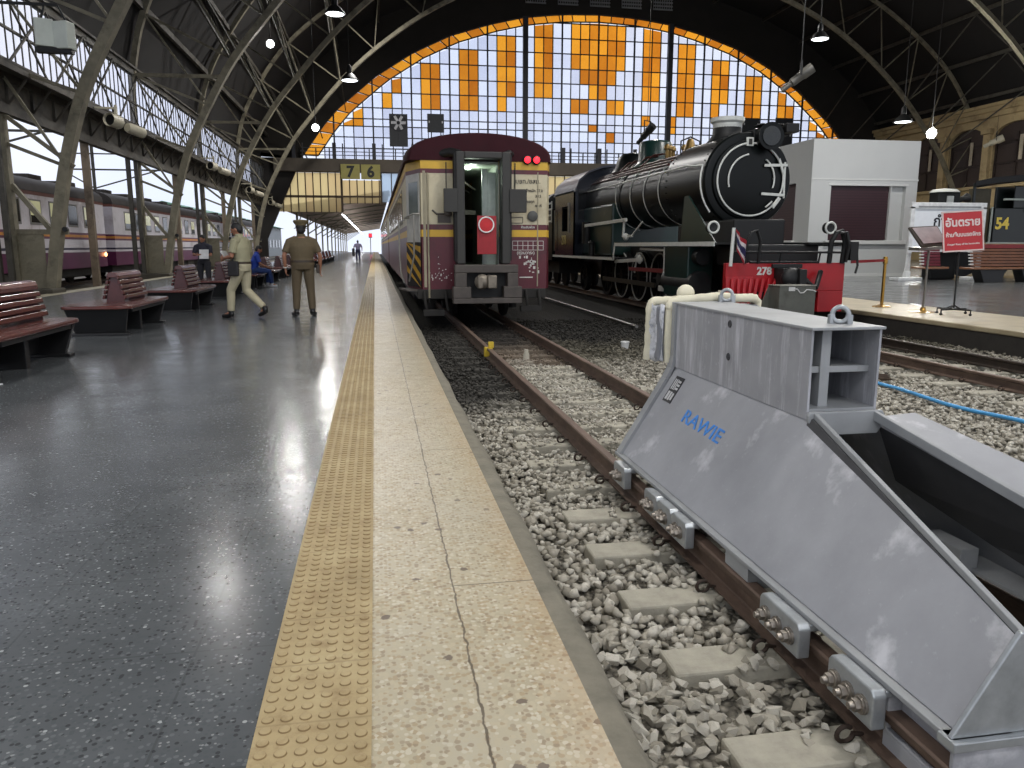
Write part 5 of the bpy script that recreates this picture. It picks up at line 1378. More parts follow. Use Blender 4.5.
# white scraps on the floor by the first bench
for k, (x, y) in enumerate(((-3.72,8.93),(-3.45,8.88))):
    tag(MB().lathe([(0,0),(.03,0),(.032,.012),(.02,.016),(0,.014)] if k == 0 else [(0,0),(.045,.0),(.04,.004),(0,.005)], (x-.05,y-1.1,0), n=8).build('paper_scrap', mat('scrap_white',(215,215,215),.7)), ['small white crumpled scrap on the floor under the nearest bench','flat white scrap on the floor right of the crumpled one'][k], 'litter')

# ---------------------------------------------------------------- people
SKIN = mat('skin', (150,104,80), .55, 0, .06, 8); HAIR = mat('hair_black', (20,18,18), .6)
def lerp(a, b, t): return tuple(x+(y-x)*t for x, y in zip(a, b))
def remesh(m, name, mt, parent, vox, smooth=3):
    o = m.build(name, mt, parent, local=True)
    r = o.modifiers.new('r', 'REMESH'); r.mode = 'VOXEL'; r.voxel_size = vox; r.use_smooth_shade = True
    s = o.modifiers.new('s', 'SMOOTH'); s.iterations = smooth; s.factor = .5
    bake(o); o.data.materials.clear(); o.data.materials.append(mt)
    return o
def torso_rings(m, rings, n=20):
    """rings: (centre, half width, half depth, yaw)"""
    rows = []
    for c, w, d, yw in rings:
        c = V(c); rows.append([c + V((w*math.cos(a)*math.cos(yw)-d*math.sin(a)*math.sin(yw), w*math.cos(a)*math.sin(yw)+d*math.sin(a)*math.cos(yw), 0)) for a in [2*PI*k/n for k in range(n)]])
    m.ring(rows)
def limb(m, pts, rs, n=12): m.tube(pts, rs, n)
def hand(m, w, d, side, s=1.0, curl=.5):
    """palm, four bent fingers of different lengths and a thumb; w wrist, d pointing direction"""
    w, d = V(w), V(d).normalized(); u = V(side).normalized(); u = (u-d*u.dot(d)).normalized(); n = d.cross(u)
    p0, p1 = w, w+d*.085*s
    m.ring([[p0+u*a*.024*s+n*b*.015*s for a, b in ((-1,-1),(1,-1),(1,1),(-1,1))],[w+d*.045*s+u*a*.038*s+n*b*.017*s for a, b in ((-1,-1),(1,-1),(1,1),(-1,1))],[p1+u*a*.040*s+n*b*.013*s for a, b in ((-1,-1),(1,-1),(1,1),(-1,1))]])
    for k, L in enumerate((.068,.078,.072,.056)):
        b = p1+u*(.030-.020*k)*s; m1 = b+(d*math.cos(curl*.5)+n*math.sin(curl*.5))*L*.5*s; m2 = m1+(d*math.cos(curl*1.3)+n*math.sin(curl*1.3))*L*.5*s
        m.tube([b-d*.01*s, m1, m2], [.0085*s,.008*s,.0065*s], 8)
    b = w+d*.03*s+u*.034*s; m1 = b+(d*.6+u*.7+n*.3)*.04*s; m2 = m1+(d*.9+u*.25+n*.35)*.034*s
    m.tube([b-u*.015*s, m1, m2], [.012*s,.0095*s,.0075*s], 8)
def head(m, c, yaw, pitch=0, s=1.0):
    """cranium, jaw, nose, brow, lips, ears; faces +Y before turning"""
    R = Matrix.Rotation(yaw, 3, 'Z') @ Matrix.Rotation(pitch, 3, 'X'); c = V(c); f = lambda p: c + R @ (V(p)*s)
    m.ell(c, (.074*s,.094*s,.105*s), 20, 14, R); m.ell(f((0,.022,-.055)), (.056*s,.066*s,.062*s), 18, 10, R); m.ell(f((0,.055,-.098)), (.028*s,.024*s,.020*s), 12, 8, R)
    m.tube([f((0,.088,.012)), f((0,.104,-.018)), f((0,.112,-.036))], [.009*s,.012*s,.016*s], 8)
    for sx in (-1,1):
        m.ell(f((sx*.028,.085,.022)), (.022*s,.012*s,.009*s), 10, 6, R); m.ell(f((sx*.075,-.005,-.015)), (.010*s,.022*s,.034*s), 10, 8, R)
    m.ell(f((0,.086,-.066)), (.024*s,.010*s,.006*s), 10, 6, R); m.ell(f((0,.084,-.077)), (.020*s,.010*s,.006*s), 10, 6, R)
    return R
def eyes_hair(t, c, yaw, pitch=0, s=1.0, hair=True, hm=HAIR):
    R = Matrix.Rotation(yaw, 3, 'Z') @ Matrix.Rotation(pitch, 3, 'X'); c = V(c); f = lambda p: c + R @ (V(p)*s)
    m = MB()
    for sx in (-1,1): m.ell(f((sx*.029,.086,.006)), (.011*s,.006*s,.007*s), 10, 6, R)
    m.build('eye', mat('eye_dark',(30,24,22),.3), t, local=True, smooth=60)
    if hair:
        m = MB(); m.ell(f((0,-.012,.022)), (.080*s,.096*s,.098*s), 18, 12, R); m.ell(f((0,-.045,-.02)), (.074*s,.062*s,.085*s), 16, 10, R)
        remesh(m, 'hair', hm, t, .009, 2)
def person(name, label, loc, rz, pose, shirt, trousers, shoes, s=1.0, vox=.008, group=None, belt=None):
    t = thing(name, label, 'person', loc, rz, group); t.scale = (s,)*3
    P = {k: V(v) for k, v in pose.items() if not isinstance(v, (int, float))}
    gy = lambda k, d: pose.get(k, d)
    ty, bw = gy('torso_yaw', 0), gy('girth', 1.0)
    b = MB(); pel, che, nek = P['pelvis'], P['chest'], P['neck']
    def trings(g, top=True):
        w = lambda a: a*bw+g
        R = [(pel+V((0,0,-.09)), w(.135), w(.10), ty), (pel, w(.165), w(.125), ty), (pel.lerp(che,.35), w(.155), w(.118), ty), (pel.lerp(che,.7), w(.175), w(.125), ty), (che, w(.185), w(.122), ty), (che.lerp(nek,.35), w(.17), w(.108), ty), (che.lerp(nek,.6), w(.135), w(.09), ty), (che.lerp(nek,.8), w(.095), w(.075), ty)]
        if top: R.append((che.lerp(nek,.95), w(.07), w(.062), ty))
        return R
    torso_rings(b, trings(-.006)); limb(b, [che.lerp(nek,.6), nek, P['head']-V((0,0,.07))], [.062,.054,.052])
    head(b, P['head'], gy('head_yaw',0), gy('head_pitch',0))
    for sd in 'LR':
        limb(b, [P['sho'+sd], P['sho'+sd].lerp(P['elb'+sd],.5), P['elb'+sd], P['elb'+sd].lerp(P['wri'+sd],.4), P['wri'+sd]], [.052,.047,.038,.037,.025])
        dr = P.get('hnd'+sd, (P['wri'+sd]-P['elb'+sd]).normalized()); sx = V((-1,0,0)) if sd == 'L' else V((1,0,0))
        hand(b, P['wri'+sd], dr, P.get('thm'+sd, V((0,1,0))), 1.05, gy('curl',.6))
        limb(b, [P['hip'+sd], P['hip'+sd].lerp(P['kne'+sd],.5), P['kne'+sd], P['kne'+sd].lerp(P['ank'+sd],.35), P['ank'+sd]], [.088,.074,.054,.052,.036])
        an = P['ank'+sd]; to = P['toe'+sd]; limb(b, [an, an.lerp(to,.5)-V((0,0,.012)), to], [.036,.036,.026])
    remesh(b, 'body', SKIN, t, vox, 2)
    # shirt
    m = MB(); torso_rings(m, [r for r in trings(.014, False)][1:]); 
    c2 = che.lerp(nek,.82); torso_rings(m, [(che.lerp(nek,.66),.12*bw,.09,ty),(c2,.082,.074,ty),(che.lerp(nek,1.2),.068,.066,ty)])
    for sd in 'LR':
        q = P['sho'+sd].lerp(P['elb'+sd],.78) if gy('sleeve','short') == 'short' else P['wri'+sd].lerp(P['elb'+sd],.08)
        mid = [P['sho'+sd].lerp(P['elb'+sd],.4)] if gy('sleeve','short') == 'short' else [P['elb'+sd]]
        limb(m, [che.lerp(nek,.72), che.lerp(nek,.55).lerp(P['sho'+sd],.75), P['sho'+sd]-V((0,0,.01))]+mid+[q], [.07,.075,.070]+([.066] if gy('sleeve','short') == 'short' else [.052])+([.066] if gy('sleeve','short') == 'short' else [.042]))
    remesh(m, 'shirt', shirt, t, .010, 3)
    # trousers
    m = MB(); torso_rings(m, [(pel+V((0,0,-.10)), .15*bw+.01,.115*bw+.01,ty),(pel, .17*bw+.012,.13*bw+.012,ty),(pel.lerp(che,.22),.16*bw+.01,.122*bw+.010,ty)])
    for sd in 'LR':
        e = gy('leg_end', .93); an = P['kne'+sd].lerp(P['ank'+sd], e)
        limb(m, [P['hip'+sd]+V((0,0,.03)), P['hip'+sd].lerp(P['kne'+sd],.5), P['kne'+sd], P['kne'+sd].lerp(an,.5), an], [.105,.092,.076,.070,.062])
    remesh(m, 'trousers', trousers, t, .010, 2)
    for sd in 'LR':
        m = MB(); an = P['ank'+sd]; to = P['toe'+sd]; d = (to-an); d.z = 0; d.normalize()
        limb(m, [an+V((0,0,.04)), an-V((0,0,.02)), an-d*.03-V((0,0,.045))], [.047,.05,.045]); limb(m, [an-d*.03-V((0,0,.045)), an.lerp(to,.55)-V((0,0,.028)), to], [.045,.046,.036])
        remesh(m, 'shoe', shoes, t, .008, 2)
    if belt:
        m = MB(); c = pel.lerp(che,.16); torso_rings(m, [(c-V((0,0,.018)),.168*bw+.016,.128*bw+.018,ty),(c+V((0,0,.018)),.168*bw+.016,.126*bw+.018,ty)], 28); m.build('belt', belt, t, local=True, smooth=60)
    return t, P
KHS = mat('khaki_shirt', (150,146,118), .8, 0, .10, 6, .1, 20); KHT = mat('beige_trousers', (176,168,140), .8, 0, .08, 6, .1, 20)
OFS = mat('officer_brown', (92,80,58), .8, 0, .10, 6, .1, 20); OFT = mat('officer_trousers', (86,74,54), .8, 0, .1, 6, .1, 20)
SHOE = mat('black_shoe', (18,17,17), .3); BELT = mat('brown_belt', (56,44,32), .5)
# local frame: +Y is where the person faces, +X their right... (left is -X)
pw = dict(pelvis=(0,0,.93), chest=(0,.015,1.24), neck=(0,.03,1.44), head=(0,.075,1.565), hipL=(-.085,0,.86), kneL=(-.09,.20,.50), ankL=(-.08,.23,.10), toeL=(-.09,.40,.035),
          hipR=(.085,0,.86), kneR=(.09,.0,.49), ankR=(.09,-.34,.17), toeR=(.09,-.22,.045), shoL=(-.19,.015,1.36), elbL=(-.25,.05,1.09), wriL=(-.14,.27,1.06), shoR=(.19,.015,1.36), elbR=(.25,.02,1.10), wriR=(.14,.26,1.07), head_pitch=-.35, head_yaw=.15, curl=1.0, thmL=(0,0,1), thmR=(0,0,1))
t, P = person('person', 'man walking in a khaki shirt and beige trousers with black shoes', (-2.33,14.45,0), math.radians(68), pw, KHS, KHT, SHOE, 1.0, belt=BELT)
eyes_hair(t, P['head'], .15, -.35)
m = MB(); m.obox((-.02,.30,1.10), (.16,.02,.20), Matrix.Rotation(-.6,3,'X')); tp = m.build('paper', mat('paper_white',(222,222,220),.7), None)
bag = thing('shoulder_bag', 'small black bag hanging at the walking man\'s hip', 'bag', (-2.33,14.45,0), math.radians(68))
MB().obox((-.245,.03,.88),(.06,.20,.26)).build('pouch', mat('bag_black',(30,29,30),.6), bag, bevel=.02, local=True)
MB().tube([(-.235,.03,1.0),(-.16,.11,1.25),(-.05,.13,1.36),(.10,.06,1.43),(.14,-.02,1.42)], .010, 6).build('strap', bpy.data.materials['bag_black'], bag, local=True, smooth=60)
tp.location = (-2.33,14.45,0); tp.rotation_euler = (0,0,math.radians(68)); tag(tp, 'white sheet held in front by the walking man', 'paper')
po = dict(pelvis=(0,0,.95), chest=(0,-.01,1.26), neck=(0,.0,1.45), head=(0,.02,1.575), hipL=(-.10,0,.88), kneL=(-.125,.01,.50), ankL=(-.14,-.02,.10), toeL=(-.20,.14,.035), hipR=(.10,0,.88), kneR=(.125,.01,.50), ankR=(.14,-.02,.10), toeR=(.20,.14,.035),
          shoL=(-.215,0,1.355), elbL=(-.315,-.03,1.10), wriL=(-.30,.03,.87), shoR=(.215,0,1.355), elbR=(.315,-.03,1.10), wriR=(.31,.03,.86), girth=1.2, head_yaw=0, curl=.8)
t, P = person('person', 'officer in brown uniform and peaked cap standing with his back turned', (-1.31,14.62,0), math.radians(8), po, OFS, OFT, SHOE, 1.0, belt=BELT)
eyes_hair(t, P['head'], 0, 0)
m = MB(); m.lathe([(.088,.02),(.092,.055),(.125,.10),(.135,.125),(.12,.145),(0,.155)], P['head']+V((0,-.01,.01)), n=28)
cap = m.build('cap', mat('cap_brown', (104,92,66), .7), t, local=True, smooth=50)
m = MB(); m.lathe([(.0915,.018),(.094,.05)], P['head']+V((0,-.01,.01)), n=28); m.build('cap_band', mat('cap_band',(40,34,28),.6), cap, local=True)
m = MB(); rows = [[P['head']+V((.088*math.cos(a)*k, .088*math.sin(a)*k+(.0 if k == 1 else .03), .03-(.0 if k == 1 else .018))) for a in [PI*.12+PI*.76*i/10 for i in range(11)]] for k in (1.0, 1.45)]; m.ring(rows, False, False); vz = m.build('visor', BLK, cap, local=True); vz.modifiers.new('t','SOLIDIFY').thickness = .006
m = MB(); m.arc((-.301,.025,.89), (.02,.25,-1), .032, .009, n=16); m.build('watch', mat('watch_white',(226,226,220),.3,.3), t, local=True, smooth=60)
m = MB()
for s in (-1,1): m.obox((s*.165,-.01,1.422),(.12,.05,.02),Matrix.Rotation(s*.42,3,'Y'))
m.build('epaulette', mat('epaulette',(120,92,70),.7), t, local=True)
m = MB(); m.obox((.27,.0,.86),(.05,.13,.16)); m.obox((.265,.06,.93),(.03,.03,.06)); m.build('holster', BELT, t, local=True, bevel=.01)
# far walker
pf = dict(po); pf.update(kneL=(-.10,.12,.50), ankL=(-.10,.20,.10), toeL=(-.11,.36,.035), kneR=(.10,.03,.50), ankR=(.10,-.22,.12), toeR=(.10,-.08,.035), girth=1.0)
t, P = person('person', 'far walker in a grey purple shirt and dark shorts in the middle of the platform', (-1.36,64,0), math.radians(4), pf, mat('far_shirt',(128,120,146),.8), mat('far_shorts',(40,44,78),.8), SHOE, 1.02, .012)
eyes_hair(t, P['head'], 0, 0)
tag(MB().obox((-1.72,63.9,.78),(.22,.3,.62)).build('bag', mat('far_bag',(40,38,44),.7), bevel=.06), 'dark bag at the far walker\'s left side', 'bag')
# seated person in blue on a bench
ps = dict(pelvis=(0,0,.53), chest=(0,.08,.86), neck=(0,.12,1.06), head=(0,.19,1.17), hipL=(-.09,.03,.52), kneL=(-.13,.46,.52), ankL=(-.13,.42,.10), toeL=(-.14,.58,.035), hipR=(.09,.03,.52), kneR=(.13,.46,.50), ankR=(.15,.52,.10), toeR=(.17,.68,.035),
          shoL=(-.19,.09,.98), elbL=(-.24,.2,.72), wriL=(-.10,.40,.62), shoR=(.19,.09,.98), elbR=(.24,.2,.72), wriR=(.10,.40,.62), head_pitch=-.5, curl=.9)
t, P = person('person', 'person in blue sitting bent forward on a bench left of the officer', (-3.74,25.2,.0), math.radians(-78), ps, mat('blue_shirt',(28,62,158),.7), mat('navy_trousers',(34,58,110),.8), mat('white_shoe',(200,200,205),.5), 1.0, .010)
eyes_hair(t, P['head'], 0, -.5)
pb = dict(po); pb.update(girth=.95, elbL=(-.26,.08,1.10), wriL=(-.08,.26,1.12), elbR=(.26,.08,1.10), wriR=(.08,.26,1.12), head_pitch=-.3)
t, P = person('person', 'person in dark clothes half hidden behind the walking man', (-4.65,22.6,0), math.radians(165), pb, mat('dark_shirt',(44,44,56),.8), mat('dark_trousers',(40,40,46),.8), SHOE, .93, .010)
eyes_hair(t, P['head'], 0, -.3)
tp2 = tag(MB().obox((-4.58,22.32,1.05),(.24,.02,.26),Matrix.Rotation(-.3,3,'X')).build('newspaper', bpy.data.materials['paper_white']), 'white sheet held by the person in dark clothes', 'paper')
# ---------------------------------------------------------------- right platform: booth, signs, second engine, wall
BOW = mat('booth_white', (196,198,196), .6, 0, .04, .5); BOW2 = mat('booth_trim', (210,211,208), .55, 0, .04, .5)
SHU = NT('maroon_shutter'); x_, y_, z_ = SHU.sep(); SHU.base(SHU.ramp(SHU.math('FRACT', SHU.math('MULTIPLY', z_, 9)), [(0,C4((34,18,22))),(.3,C4((58,32,38))),(1,C4((52,28,34)))])); SHU.rough(.5); SHU = SHU.m
bo = thing('booth', 'tall white ticket booth with dark maroon roller hatches behind the brass post', 'booth', (20.2, 30, 0))
bx0, bx1, by0, by1, bh = 17.75, 22.62, 30.0, 37.0, 5.58
m = MB()
wx0, wx1, wz0, wz1 = 18.65, 22.1, 1.50, 3.74
for a in ((bx0,wx0,by0,by0+.25,0,bh),(wx1,bx1,by0,by0+.25,0,bh),(wx0,wx1,by0,by0+.25,0,wz0),(wx0,wx1,by0,by0+.25,wz1,bh)): m.box(*a)
ly0, ly1 = 31.2, 34.6
for a in ((bx0,bx0+.25,by0+.25,ly0,0,bh),(bx0,bx0+.25,ly1,by1,0,bh),(bx0,bx0+.25,ly0,ly1,0,1.5),(bx0,bx0+.25,ly0,ly1,3.9,bh)): m.box(*a)
m.box(bx1-.25,bx1,by0+.25,by1,0,bh); m.box(bx0+.25,bx1-.25,by1-.25,by1,0,bh); m.box(bx0+.25,bx1-.25,by0+.25,by1-.25,bh-.2,bh-.02)
m.build('wall', BOW, bo)
m = MB(); m.box(wx0, 21.4, by0+.14, by0+.18, wz0, wz1); m.build('hatch', SHU, bo)
m = MB(); m.box(21.4, wx1, by0+.2, by0+.3, wz0, wz1); m.box(21.4,21.46,by0+.02,by0+.2,wz0,wz1); m.build('niche', BOW, bo)
m = MB(); m.box(bx0+.16, bx0+.2, ly0, ly1, 1.5, 3.9); m.build('hatch', SHU, bo)
m = MB(); m.box(wx0-.2, wx1+.1, by0-.16, by0+.1, 1.34, 1.50); m.box(bx0-.16, bx0+.1, ly0-.2, ly1+.2, 1.34, 1.5); m.build('sill', BOW2, bo, bevel=.01)
for a in ((bx0-.02, bx1+.02, by0-.02, by0+.0, 3.96, 4.02),(wx0-.1,wx1+.1,by0-.03,by0,wz1,wz1+.08),(bx0-.02,bx1+.02,by0-.03,by0,.0,.12)): MB().box(*a).build('moulding', BOW2, bo)
# rope barrier
BRASS = mat('brass', (170,132,62), .25, .85, .1, 8)
t = thing('stanchion', 'brass barrier post on the edge of the right platform', 'stanchion', (10.53,14.75,0))
MB().lathe([(0,0),(.19,0),(.19,.018),(.08,.045),(.03,.06),(0,.06)], (10.53,14.75,0), n=28).build('foot', BRASS, t, smooth=40)
MB().lathe([(.033,.05),(.033,.90),(.048,.905),(.048,1.03),(.04,1.05),(0,1.05)], (10.53,14.75,0), n=20).build('pole', BRASS, t, smooth=40)
tag(MB().bar((8.98,13.6,.97),(10.49,14.74,.975),.012,.055).build('barrier_belt', mat('belt_red',(150,22,36),.6)), 'red barrier belt stretched between the engine front and the brass post', 'barrier')
# white frame sign behind
t = thing('sign_board', 'large white framed notice board on white feet behind the red sign', 'sign', (21, 26, 0))
m = MB(); m.box(19.42,22.55,25.95,26.03,2.62,2.85); m.box(19.42,19.58,25.95,26.03,1.0,2.7); m.box(22.4,22.55,25.95,26.03,1.0,2.7); m.box(19.55,22.42,25.95,26.03,1.05,1.2)
m.build('frame', mat('frame_white',(214,216,216),.5), t, bevel=.01)
m = MB(); m.box(19.58,22.4,25.99,26.02,1.2,2.62); m.build('panel', mat('panel_white',(222,226,230),.5,0,.03), t)
m = MB(); m.box(19.7,22.3,25.945,25.955,2.66,2.72); m.build('groove', mat('groove_grey',(130,132,134),.6), t)
for x in (19.52,22.5):
    m = MB(); m.prism([(x-.12,26.0,.12),(x+.10,26.0,.12),(x+.06,26.0,1.1),(x-.06,26.0,1.1)], (0,.08,0)); m.prism([(x-.12,25.92,.1),(x-.12,26.15,.1),(x-.10,26.1,.35),(x-.10,25.97,.35)], (.2,0,0)); m.box(x-.55,x+.45,25.75,26.3,0,.12)
    m.build('foot', bpy.data.materials['frame_white'], t, bevel=.02)
text('กำ', .55, 'lettering', mat('sign_black',(30,30,34),.6), plane_mat((20.65,25.985,2.15),(1,0,0),(0,0,1)), t, .003, .01)
# lectern stand
t = thing('lectern_stand', 'slanted grey information lectern on a thin steel pole beside the red sign', 'lectern', (10.57,13.45,0))
m = MB(); m.ring([[V((10.20,13.25,1.27)),V((10.80,13.30,1.30)),V((10.72,13.55,1.66)),V((10.08,13.50,1.63))],[V((10.20,13.29,1.24)),V((10.80,13.34,1.27)),V((10.72,13.59,1.63)),V((10.08,13.54,1.60))]]); m.build('tray', mat('lectern_dark',(78,72,66),.4), t, bevel=.006)
m = MB(); m.ring([[V((10.24,13.262,1.315)),V((10.76,13.31,1.345)),V((10.69,13.52,1.64)),V((10.13,13.475,1.61))],[V((10.24,13.26,1.318)),V((10.76,13.308,1.348)),V((10.69,13.518,1.643)),V((10.13,13.473,1.613))]]); m.build('sheet', mat('lectern_sheet',(168,158,158),.5), t)
m = MB(); m.prism([(10.2,13.30,1.24),(10.8,13.34,1.27),(10.70,13.58,1.28),(10.14,13.54,1.25)],(0,0,-.06)); m.cyl((10.50,13.45,.03),(10.50,13.43,1.35),.022,n=12); m.build('pole', mat('steel_pole',(120,116,108),.35,.6), t, smooth=40)
m = MB(); m.lathe([(0,0),(.26,0),(.26,.012),(.06,.03),(.045,.09),(0,.1)], (10.50,13.45,0), n=28); m.build('foot', BRASS, t, smooth=40)
# red danger sign on a stand
t = thing('danger_sign', 'red square Thai danger sign with white border on a black wheeled stand', 'sign', (10.70,12.85,0))
REDS = mat('sign_red', (182,32,38), .4, 0, .05, 3)
sx = V((.745, -.10, .045)).normalized(); sy = V((-.03,.10,.76)).normalized(); so = V((10.655,12.78,1.54))
def sp(a, b, l=0): n = sx.cross(sy).normalized(); return so + sx*a + sy*b + n*l
def slab(a0,a1,b0,b1,l0,l1): return MB().ring([[sp(a0,b0,l0),sp(a1,b0,l0),sp(a1,b1,l0),sp(a0,b1,l0)],[sp(a0,b0,l1),sp(a1,b0,l1),sp(a1,b1,l1),sp(a0,b1,l1)]])
slab(-.385,.385,-.37,.37,-.012,0).build('board', REDS, t)
m = MB()
for a in ((-.385,.385,.345,.37),(-.385,.385,-.37,-.345),(-.385,-.36,-.345,.345),(.36,.385,-.345,.345)):
    q = slab(*a,0,.006); m.add(q.v, q.f)
m.build('border', mat('sign_border',(214,196,190),.5), t)
def sm(a, b): return plane_mat(sp(a,b,.003), sx, sy)
ST = mat('sign_text', (222,208,204), .5)
text('อันตราย', .20, 'lettering', ST, sm(0,.155), t, .002, .006); text('ห้ามขึ้นบนรถจักร', .098, 'lettering', ST, sm(0,-.065), t, .002, .003); text('Danger! Keep off the locomotive', .045, 'lettering', ST, sm(0,-.235), t, .002, .001)
m = MB(); m.tube([(10.66,12.84,1.9),(10.69,12.86,.12)], .016, 8); m.tube([(10.66,12.81,1.25),(10.66,12.81,1.2)],.02,8); m.build('pole', BLK, t, smooth=50)
m = MB(); 
for a in (0.25,1.82,3.39,4.96):
    d = V((math.cos(a), math.sin(a), 0)); p = V((10.69,12.86,.1)); m.bar(p, p+d*.34, .03,.03); m.bar(p+V((0,0,.08)), p+d*.16, .02,.02); m.cyl(p+d*.34+V((0,0,.01)), p+d*.34-V((0,0,.07)), .012, n=8); m.ell(p+d*.34+V((0,0,-.08)), (.03,.03,.022), 10, 6)
m.build('foot', BLK, t)
# slatted benches on the right platform, side on
SLW = mat('bench_brown', (108,68,44), .4, 0, .2, 3)
def side_bench(x0, x1, y, label, wood):
    t = thing('slatted_bench', label, 'bench', ((x0+x1)/2, y, 0), group='benches on the right platform')
    m = MB(); m.box(x0-.25,x1,y-.42,y+.3,.46,.53); m.build('seat', mat('bench_seat_brown',(130,88,60),.3), t, bevel=.015)
    for i in range(6): MB().obox(((x0+x1)/2, y+.05+.02*i, .60+.105*i), (x1-x0,.04,.09), Matrix.Rotation(-.15,3,'X')).build('back_slat', wood, t, bevel=.008)
    m = MB()
    for i in range(5): m.obox((x0-.06, y-.02+.02*i, .63+.11*i), (.17,.05,.045))
    e = m.build('slat_end', mat('slat_lit',(206,206,202),.4), t, bevel=.006); e['label'] = 'slat ends whitened as if lit'  # light falling on the wooden ends is painted in as white
    n = max(2, int((x1-x0)/1.6)); st = (x1-x0)/n
    for k in range(n+1):
        xx = x0+.55+k*st*.86
        if xx < x1-.2: MB().prism([(xx-.42,y-.25,.46),(xx+.62,y-.25,.46),(xx+.5,y-.25,0),(xx-.22,y-.25,0)], (0,.45,0)).build('base', BBASE, t, bevel=.01)
    return t
side_bench(20.75, 26.6, 24.3, 'brown slatted bench before the green-black engine numbered 54', SLW)
side_bench(16.6+2.9, 20.25, 25.2, 'maroon slatted bench half hidden behind the red sign and lectern', mat('bench_maroon',(96,30,42),.45))
# second small engine, number 54
G54 = mat('engine_dark_green', (18,24,22), .3, 0, .2, 2)
t = thing('small_locomotive', 'small dark engine with yellow number 54 behind the brown slatted bench', 'locomotive', (27, 28.4, 0))
x0 = 23.0
m = MB(); m.box(24.1,30,27.4,27.46,1.4,2.75); m.box(24.1,24.2,27.4,28,1.4,2.75); m.box(23.2,23.3,27.45,27.55,1.4,3.7); m.box(25.0,30,27.4,27.46,2.75,3.6); m.box(24.6,30,27.9,28,1.4,3.6); m.build('cab', G54, t, bevel=.02)
m = MB(); m.ring([[V((22.95+dx,y,3.74)),V((23.8+dx,y,3.90)),V((26.5,y,4.14)),V((30,y,4.17)),V((30,y,3.95)),V((26.5,y,3.90)),V((23.8+dx,y,3.68)),V((22.95+dx,y,3.55))] for y, dx in ((27.1,0),(27.9,.75))]); m.build('cab_roof', EBM, t)
m = MB(); m.box(22.9,30,27.2,30.2,1.18,1.34); m.build('frame', mat('engine54_red',(136,36,40),.4), t)
m = MB(); m.box(24.0,24.06,27.36,27.41,1.4,2.78); m.box(23.9,30,27.34,27.40,1.36,1.42); m.box(24.5,25.7,27.34,27.4,3.05,3.12); m.box(25.5,27,27.34,27.4,2.60,2.70); m.box(25.5,27,27.34,27.4,2.82,2.88); m.build('trim', mat('trim_pale',(150,158,150),.4), t)
m = MB(); m.box(23.35,24.1,27.6,27.9,1.4,3.5); m.build('boiler_front', mat('cab_inside',(72,66,48),.6), t)
m = MB()
for xx in (23.4,25,26.6): m.lathe([(0,.06),(.5,.06),(.5,-.06),(0,-.06)], (xx,27.9,.55),(0,1,0),28); m.lathe([(0,.06),(.5,.06),(.5,-.06),(0,-.06)], (xx,29.6,.55),(0,1,0),28)
m.box(22.9,30,28.1,29.4,.3,1.2); m.build('wheel', EBM, t)
YN = mat('number_yellow', (222,196,84), .5)
text('54', .62, 'number', YN, plane_mat((24.55,27.385,2.13),(1,0,0),(0,0,1)), t, .006, .02)
# black lamp of an engine behind the white board
t = thing('engine_lamp', 'black engine headlamp with white cap standing behind the white notice board', 'lamp', (21.6,26.9,0))
m = MB(); m.box(21.05,22.0,26.7,27.2,2.72,3.28); m.lathe([(.10,0),(.10,.35),(.2,.6)], (21.95,26.95,2.95), (1,0,.25), 14); m.build('body', EBM, t, bevel=.03)
m = MB(); m.lathe([(0,.16),(.42,.11),(.54,0),(.0,0)], (21.5,26.95,3.28), n=24); m.build('cap', EW, t, smooth=40)
m = MB(); m.box(21.42,21.70,26.67,26.7,2.88,3.14); m.build('plate', EW, t)
m = MB(); m.box(21.0,22.1,26.7,27.2,.0,2.72); m.build('housing', EBM, t, bevel=.05)

# cream building along the right side of the hall
WCR = mat('wall_cream', (176,156,116), .8, 0, .12, .4, dirt=(130,112,82), ds=.5)
WDK = mat('window_brown', (44,34,30), .6); WSH = mat('window_shade', (54,44,40), .6)
XW = 50.0
wz = 12.6
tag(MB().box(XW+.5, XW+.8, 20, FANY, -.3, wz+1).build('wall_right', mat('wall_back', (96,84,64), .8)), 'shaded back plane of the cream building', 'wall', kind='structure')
wins = [(47.0,52.2),(53.2,57.6),(58.6,62.6),(63.6,67.6)]
m = MB(); edges = [30.0]+[v for w in wins for v in w]+[FANY]
for a, b in zip(edges[::2], edges[1::2]): m.box(XW, XW+.5, a, b, 0, wz)
for a, b in wins:
    m.box(XW, XW+.5, a, b, 0, 6.15); m.box(XW, XW+.5, a, b, 11.4, wz)
    n_ = 12; yc, ry = (a+b)/2, (b-a)/2
    for i in range(n_):
        t0, t1 = PI*i/n_, PI*(i+1)/n_
        p0 = (yc-ry*math.cos(t0), 10.0+1.0*math.sin(t0)); p1 = (yc-ry*math.cos(t1), 10.0+1.0*math.sin(t1))
        m.prism([(XW,p0[0],p0[1]),(XW,p1[0],p1[1]),(XW,p1[0],11.4),(XW,p0[0],11.4)], (.5,0,0))
tag(m.build('wall_right_front', WCR), 'cream plastered building wall with arched windows on the right', 'wall', kind='structure')
